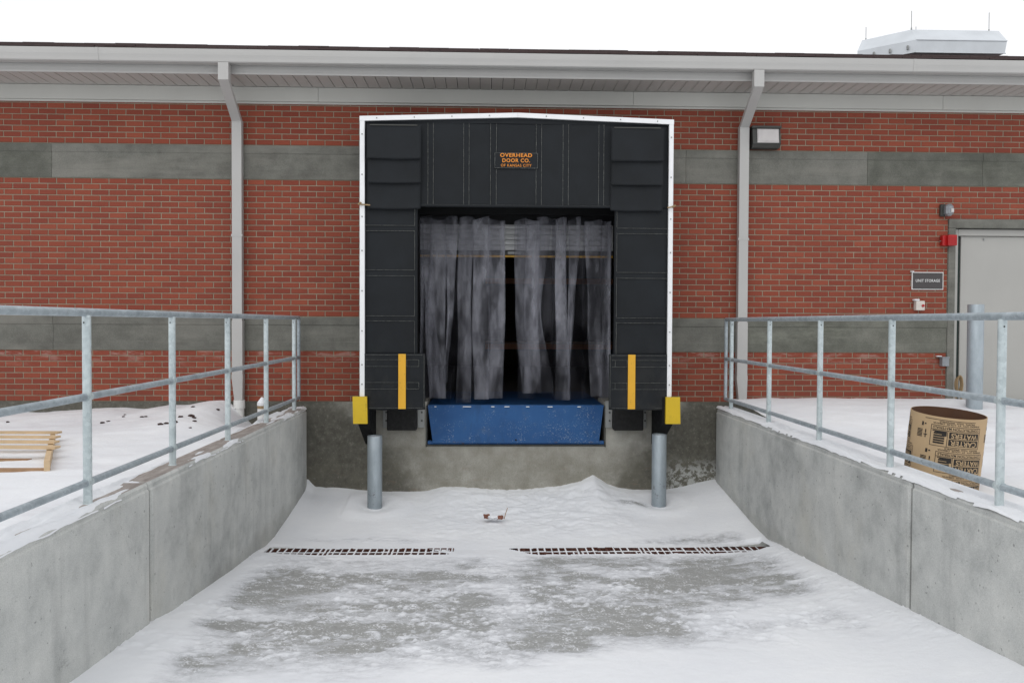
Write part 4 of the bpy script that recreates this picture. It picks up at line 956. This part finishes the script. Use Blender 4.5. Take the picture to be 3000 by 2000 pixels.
# brick fragment and twig lying in the pit
bf = thing('brick_fragment', 'broken brick piece with snow on it and a twig sticking up in the pit', 'brick fragment', (.10, 8.95, .09))
bz = .082
for (x, y, s_, r_) in ((.02, 8.98, .045, .4), (.16, 8.93, .034, -.3)):
    bm = bmesh.new(); bmesh.ops.create_cube(bm, size=1); bmesh.ops.subdivide_edges(bm, edges=bm.edges[:], cuts=2, use_grid_fill=True)
    rr = random.Random(int(x * 1000))
    for p in bm.verts: p.co = Vector((p.co.x * s_ * 1.5, p.co.y * s_ * 1.2, p.co.z * .035)) + Vector((rr.uniform(-1, 1), rr.uniform(-1, 1), rr.uniform(-1, 1))) * .006
    bmesh.ops.rotate(bm, verts=bm.verts, matrix=Matrix.Rotation(r_, 3, 'Z')); bmesh.ops.translate(bm, verts=bm.verts, vec=(x, y, bz + .016))
    mb = MB(); mb.frombm(bm); bm.free(); mb.build('brick_chunk', M['fragment'], bf)
MB().tube((.20, 8.94, .08), (.215, 8.93, .14), .005, 6).tube((.215, 8.93, .14), (.235, 8.92, .20), .004, 6).build('twig', M['wood_edge'], bf)
bm = bmesh.new(); bmesh.ops.create_icosphere(bm, subdivisions=3, radius=1)
for p in bm.verts: p.co = Vector((p.co.x * .07 + .09, p.co.y * .05 + 8.955, p.co.z * .022 + bz + .014)) + Vector((0, 0, .012 * math.sin(p.co.x * 9) * math.cos(p.co.y * 7)))
mb = MB(); mb.frombm(bm, True); bm.free(); mb.build('snow_lump', M['snow'], bf)

# ------------------------------------------------------------------ snow yards either side, reaching away to the horizon
def yard(name, x0, x1, xo, flip, zf):
    xs = np.unique(np.concatenate([np.arange(x0, x1, .035), np.linspace(x1, xo, 30)])) if not flip else np.unique(np.concatenate([np.linspace(xo, x0, 30), np.arange(x0, x1, .035)]))
    ys = np.concatenate([np.linspace(-60, 3, 25)[:-1], np.arange(3, 10.03, .035)])
    X, Y = np.meshgrid(xs, ys); Z = zf(X, Y); return tag(grid_mesh(name, xs, ys, Z, M['yard']), kind='structure')
def zl(X, Y):
    z = 1.10 - .02 * sstep(6, 3, Y) + (fbm(X * .5, Y * .5, 91, 3) - .5) * .07
    d = 10 - Y
    prof = np.interp(X, [-9, -6, -5.2, -4.7, -4.3, -4.05, -3.8, -3.55, -3.3, -3.13, -3.02, -2.9, -2.75, -2.3], [1.10, 1.11, 1.12, 1.16, 1.18, 1.15, 1.20, 1.20, 1.25, 1.26, 1.2, 1.12, .99, .97])
    k = np.exp(-((d - .45) / .62) ** 2) * sstep(-.1, .15, d); k = np.where(d < .45, 1, k)
    z = z * (1 - k) + prof * k
    z += .03 * np.exp(-((X + 3.2) / .45) ** 2 - ((Y - 8.6) / .5) ** 2) * 2.2
    z -= .16 * sstep(-3.0, -2.8, X) * sstep(9.0, 9.35, Y) * 0.4
    z += (fbm(X * 4, Y * 4, 95, 4) - .5) * .03 * sstep(11, 8, d)
    z = np.where(X > -2.5, np.minimum(z, 1.15), z)
    return z
def zr(X, Y):
    z = 1.09 + (fbm(X * .45, Y * .45, 101, 3) - .5) * .05
    d = 10 - Y
    z += .20 * sstep(3.2, .1, d)
    z -= .10 * np.exp(-((X - 3.4) / .6) ** 2 - ((Y - 5.8) / .9) ** 2)
    z += (fbm(X * 5, Y * 5, 105, 4) - .5) * .022
    z += .05 * np.exp(-((X - 5.45) / .35) ** 2 - ((Y - 9.45) / .3) ** 2) - .06 * sstep(5.62, 5.8, X) * sstep(9.7, 9.95, Y)
    return z
yard('yard_snow_left', -7.5, XL - WT + .006, -80, True, zl)
yard('yard_snow_right', XR + WT - .006, 7.6, 80, False, zr)
for nm, a, b in (('snow_field', -90, WX0 + .01), ('snow_field_right', WX1 - .01, 90)):
    tag(MB().add([(a, 9.9, 1.06), (b, 9.9, 1.06), (b, 300, 1.06), (a, 300, 1.06)], [(0, 1, 2, 3)]).build(nm, M['snow']), kind='structure')

# clods of frozen soil poking out of the left mound
def zl1(x, y): return float(zl(np.array([[x]]), np.array([[y]]))[0, 0])
clods = [(x, y, r_ * .68) for x, y, r_ in [(-4.03, 8.84, .035), (-4.0, 8.9, .025), (-3.69, 9.0, .03), (-3.66, 9.03, .022), (-3.18, 8.73, .035), (-3.114, 8.848, .05), (-3.06, 8.78, .03), (-3.15, 8.45, .05), (-3.2, 8.4, .035), (-3.0, 8.62, .028),
         (-3.24, 8.35, .04), (-3.27, 9.35, .028), (-3.02, 9.42, .03), (-3.95, 9.15, .022), (-3.99, 9.28, .02), (-4.75, 7.6, .03), (-4.62, 7.65, .02), (-5.1, 8.99, .025), (-2.93, 8.3, .02), (-4.45, 7.62, .016)]]
CL = ['upper of two clods paired at mid mound, beside the second railing post', 'lower of two clods paired at mid mound, beside the second railing post', 'dark oblong clod alone between the two clusters on the left mound',
      'small crumb touching the oblong clod between the clusters', 'flat clod just below the biggest one of the downspout cluster', 'biggest dark clod of the cluster in front of the left downspout', 'round clod just nearer than the biggest one of the cluster', 'long dark clod at the near left end of the downspout cluster', 'small clod joined to the long one at the cluster end', 'small clod rightmost of the cluster before the downspout',
      'low flat clod nearest the pit wall in the cluster', 'small speck on the mound crest just left of the highest clod', 'dark clod highest on the mound right against the left downspout', 'lower of two tiny specks high on the left mound', 'upper of two tiny specks high on the left mound', 'largest soil crumb just behind the pallet', 'second soil crumb just behind the pallet',
      'lone dark crumb near the left edge of the photo, behind the rail', 'small crumb lowest beside the pit wall left of the dock', 'smallest soil crumb behind the pallet']
for i, (x, y, r_) in enumerate(clods):
    rr = random.Random(300 + i); bm = bmesh.new(); bmesh.ops.create_icosphere(bm, subdivisions=2, radius=1)
    z = zl1(x, y)
    for p in bm.verts:
        k = rr.uniform(.65, 1.2); p.co = Vector((p.co.x * r_ * 1.2 * k, p.co.y * r_ * k, p.co.z * r_ * .55 * k + .004))
    mb = MB(); mb.frombm(bm); bm.free()
    o = place('soil_clod', mb.mesh('soil_clod'), M['dirt'], None, (x, y, z))
    tag(o, CL[i], 'clod', 'dark soil clods in the left snow')

# ------------------------------------------------------------------ wood pallet
pl = thing('wood_pallet', 'pale broken wood pallet lying on the snow behind the left railing', 'pallet', (-4.0, 6.8, 1.09))
PZ = 1.07
def slat_between(nm, a, b, wd, th, mat, yaw=0):
    """board from a to b (centres of its ends)"""
    a, b = Vector(a), Vector(b); d = (b - a); L = d.length; d.normalize(); s_ = Vector((-d.y, d.x, 0)).normalized(); up = d.cross(s_)
    v = [a + s_ * (wd / 2 * i) + up * (th / 2 * j) for i in (-1, 1) for j in (-1, 1)] + [b + s_ * (wd / 2 * i) + up * (th / 2 * j) for i in (-1, 1) for j in (-1, 1)]
    MB().add(v, [(0, 1, 3, 2), (4, 6, 7, 5), (0, 4, 5, 1), (2, 3, 7, 6), (0, 2, 6, 4), (1, 5, 7, 3)]).build(nm, mat, pl)
for k, (xr, y) in enumerate(((-3.86, 7.62), (-3.72, 7.32), (-3.58, 7.02), (-3.42, 6.72))):
    slat_between('top_slat', (-5.05, y + .015, PZ + .118 + .004 * k), (xr, y, PZ + .118), .088, .017, M['pine'])
slat_between('stringer', (-3.96, 7.70, PZ + .06), (-3.22, 6.17, PZ + .055), .038, .09, M['pine'])
slat_between('stringer', (-4.62, 7.70, PZ + .06), (-4.3, 6.2, PZ + .055), .038, .09, M['wood_edge'])
for k, (xr, y) in enumerate(((-3.22, 6.2), (-3.62, 6.68), (-3.95, 7.4))):
    slat_between('bottom_slat', (-5.05, y + .02, PZ + .02), (xr, y, PZ + .02), .07 if k else .04, .022 if k else .045, M['wood_edge'])

# ------------------------------------------------------------------ cardboard drum (form tube)
DR, DH = .252, .60
dc = Vector((3.355, 6.02, .955))
drum = thing('cardboard_drum', 'leaning tan cardboard form tube printed upside down with CARTER WATERS', 'cardboard tube', dc)
drum.rotation_euler = (R(3.0), R(4.2), 0)
def dplace(name, mb_or_me, mat, parent=drum):
    me_ = mb_or_me.mesh(name) if isinstance(mb_or_me, MB) else mb_or_me
    if not me_.materials: me_.materials.append(mat)
    o = bpy.data.objects.new(name, me_); sc.collection.objects.link(o); o.parent = parent; return o
def cyl_pt(a, h, r): return (r * math.sin(a), -r * math.cos(a), h)      # a=0 faces the camera, grows to the right
n = 72
def topz(a): return DH - .012 * math.cos(a * 1.0 + .6)
mb = MB(); v = []
for r_ in (DR, DR - .005):
    for e_ in (0, 1): v += [cyl_pt(2 * math.pi * k / n, 0 if e_ == 0 else topz(2 * math.pi * k / n), r_) for k in range(n)]
f = []
for k in range(n):
    k2 = (k + 1) % n; f += [(k, k2, n + k2, n + k), (n + k, n + k2, 3 * n + k2, 3 * n + k)]
mb.add(v, f, True); dplace('tube_wall', mb, M['kraft'])
mi = MB(); mi.add(v, [(2 * n + k, 3 * n + k, 3 * n + (k + 1) % n, 2 * n + (k + 1) % n) for k in range(n)], True); dplace('inner_lining', mi, M['kraft_in'])
ink = MB(); paper = MB()
def rect(mb, u0, v0, u1, v1, au, hv, r_, seg=None):
    """logo-space rectangle (u right, v up, upright logo) turned upside down on the tube"""
    L = abs(u1 - u0); ns = max(1, int(L / .015)); pts = []
    for k in range(ns + 1):
        u = u0 + (u1 - u0) * k / ns
        for vv in (v0, v1): pts.append(cyl_pt(au - u / DR, hv - vv, r_))
    fs = [(2 * k, 2 * k + 1, 2 * k + 3, 2 * k + 2) for k in range(ns)]
    hs = [p[2] for p in pts]
    if max(hs) > DH - .02 or min(hs) < 0: return
    mb.add(pts, fs)
def outline(mb, u0, v0, u1, v1, au, hv, t=.0035):
    r_ = DR + .0012
    for a in ((u0, v0, u1, v0 + t), (u0, v1 - t, u1, v1), (u0, v0, u0 + t, v1), (u1 - t, v0, u1, v1)): rect(mb, *a, au, hv, r_)
tcache = {}
def wrap_text(mb, txt, size, wd, uc, vc, au, hv, r_):
    key = (txt, size)
    if key not in tcache:
        tm = text_mesh(txt, size, 0, .0010 if size > .03 else .0003); xs_ = [q.co.x for q in tm.vertices]; k_ = wd / (max(xs_) - min(xs_))
        tcache[key] = ([(q.co.x * k_, q.co.y) for q in tm.vertices], [tuple(p.vertices) for p in tm.polygons])
    V, F_ = tcache[key]
    pts = [cyl_pt(au - (uc + a) / DR, hv - (vc + b), r_) for a, b in V]
    hs = [p[2] for p in pts]
    if max(hs) > DH - .02 or min(hs) < 0: return
    mb.add(pts, F_)
R1, R2 = DR + .0012, DR + .0024
for col in range(-1, 2):
    for row in range(0, 5):
        au = R(-14) + col * R(120) + (row - 1) * R(11); hv = .455 - (row - 1) * .187
        # logo 0.345 wide x 0.150 tall, origin at its centre, upright space
        outline(ink, -.172, -.075, .172, .075, au, hv)
        rect(ink, -.160, .017, .050, .062, au, hv, R1); rect(ink, -.160, -.034, .050, .011, au, hv, R1)
        wrap_text(paper, 'CARTER', .048, .185, -.055, .0395, au, hv, R2); wrap_text(paper, 'WATERS', .048, .185, -.055, -.0115, au, hv, R2)
        rect(ink, -.172, -.044, .172, -.0405, au, hv, R1); rect(ink, .0585, -.042, .062, .075, au, hv, R1)
        wrap_text(ink, 'CONSTRUCTION MATERIALS', .024, .315, 0, -.058, au, hv, R1)
        wrap_text(ink, 'KANSAS CITY  ST. LOUIS  OMAHA', .014, .32, 0, -.088, au, hv, R1); wrap_text(ink, 'WICHITA  TULSA  SPRINGFIELD', .014, .24, 0, -.102, au, hv, R1)
        for q in range(5): rect(ink, .078, .045 - q * .017, .150, .057 - q * .017, au, hv, R1)      # striped emblem
        for q in range(6): rect(ink, .066, -.036 + q * .006, .160 - q * .016, -.030 + q * .006, au, hv, R1)
        # small marks in the gap between logos
        a2 = au - .255 / DR
        for q in range(6): rect(ink, -.022, -.028 + q * .010, .022, -.022 + q * .010, a2, hv, R1)
        a3 = au - .208 / DR
        rect(ink, -.004, -.03, .004, -.005, a3, hv, R1); rect(ink, -.014, .004, .014, .010, a3, hv, R1); rect(ink, -.004, .0, .004, .028, a3, hv, R1)
        rect(ink, .02, -.082, .035, -.055, a3, hv, R1); rect(ink, .0, -.075, .013, -.066, a3, hv, R1)
dplace('black_print', ink, M['ink']); dplace('reversed_lettering', paper, M['kraft'])

for o in bpy.data.objects:      # sewn thread, rivets and print: too small to pick apart singly
    if o.name.split('.')[0] in ('stitching', 'patch_stitching', 'rivet', 'reversed_lettering', 'black_print', 'snow_crumbs', 'snow_crust'): o['kind'] = 'stuff'
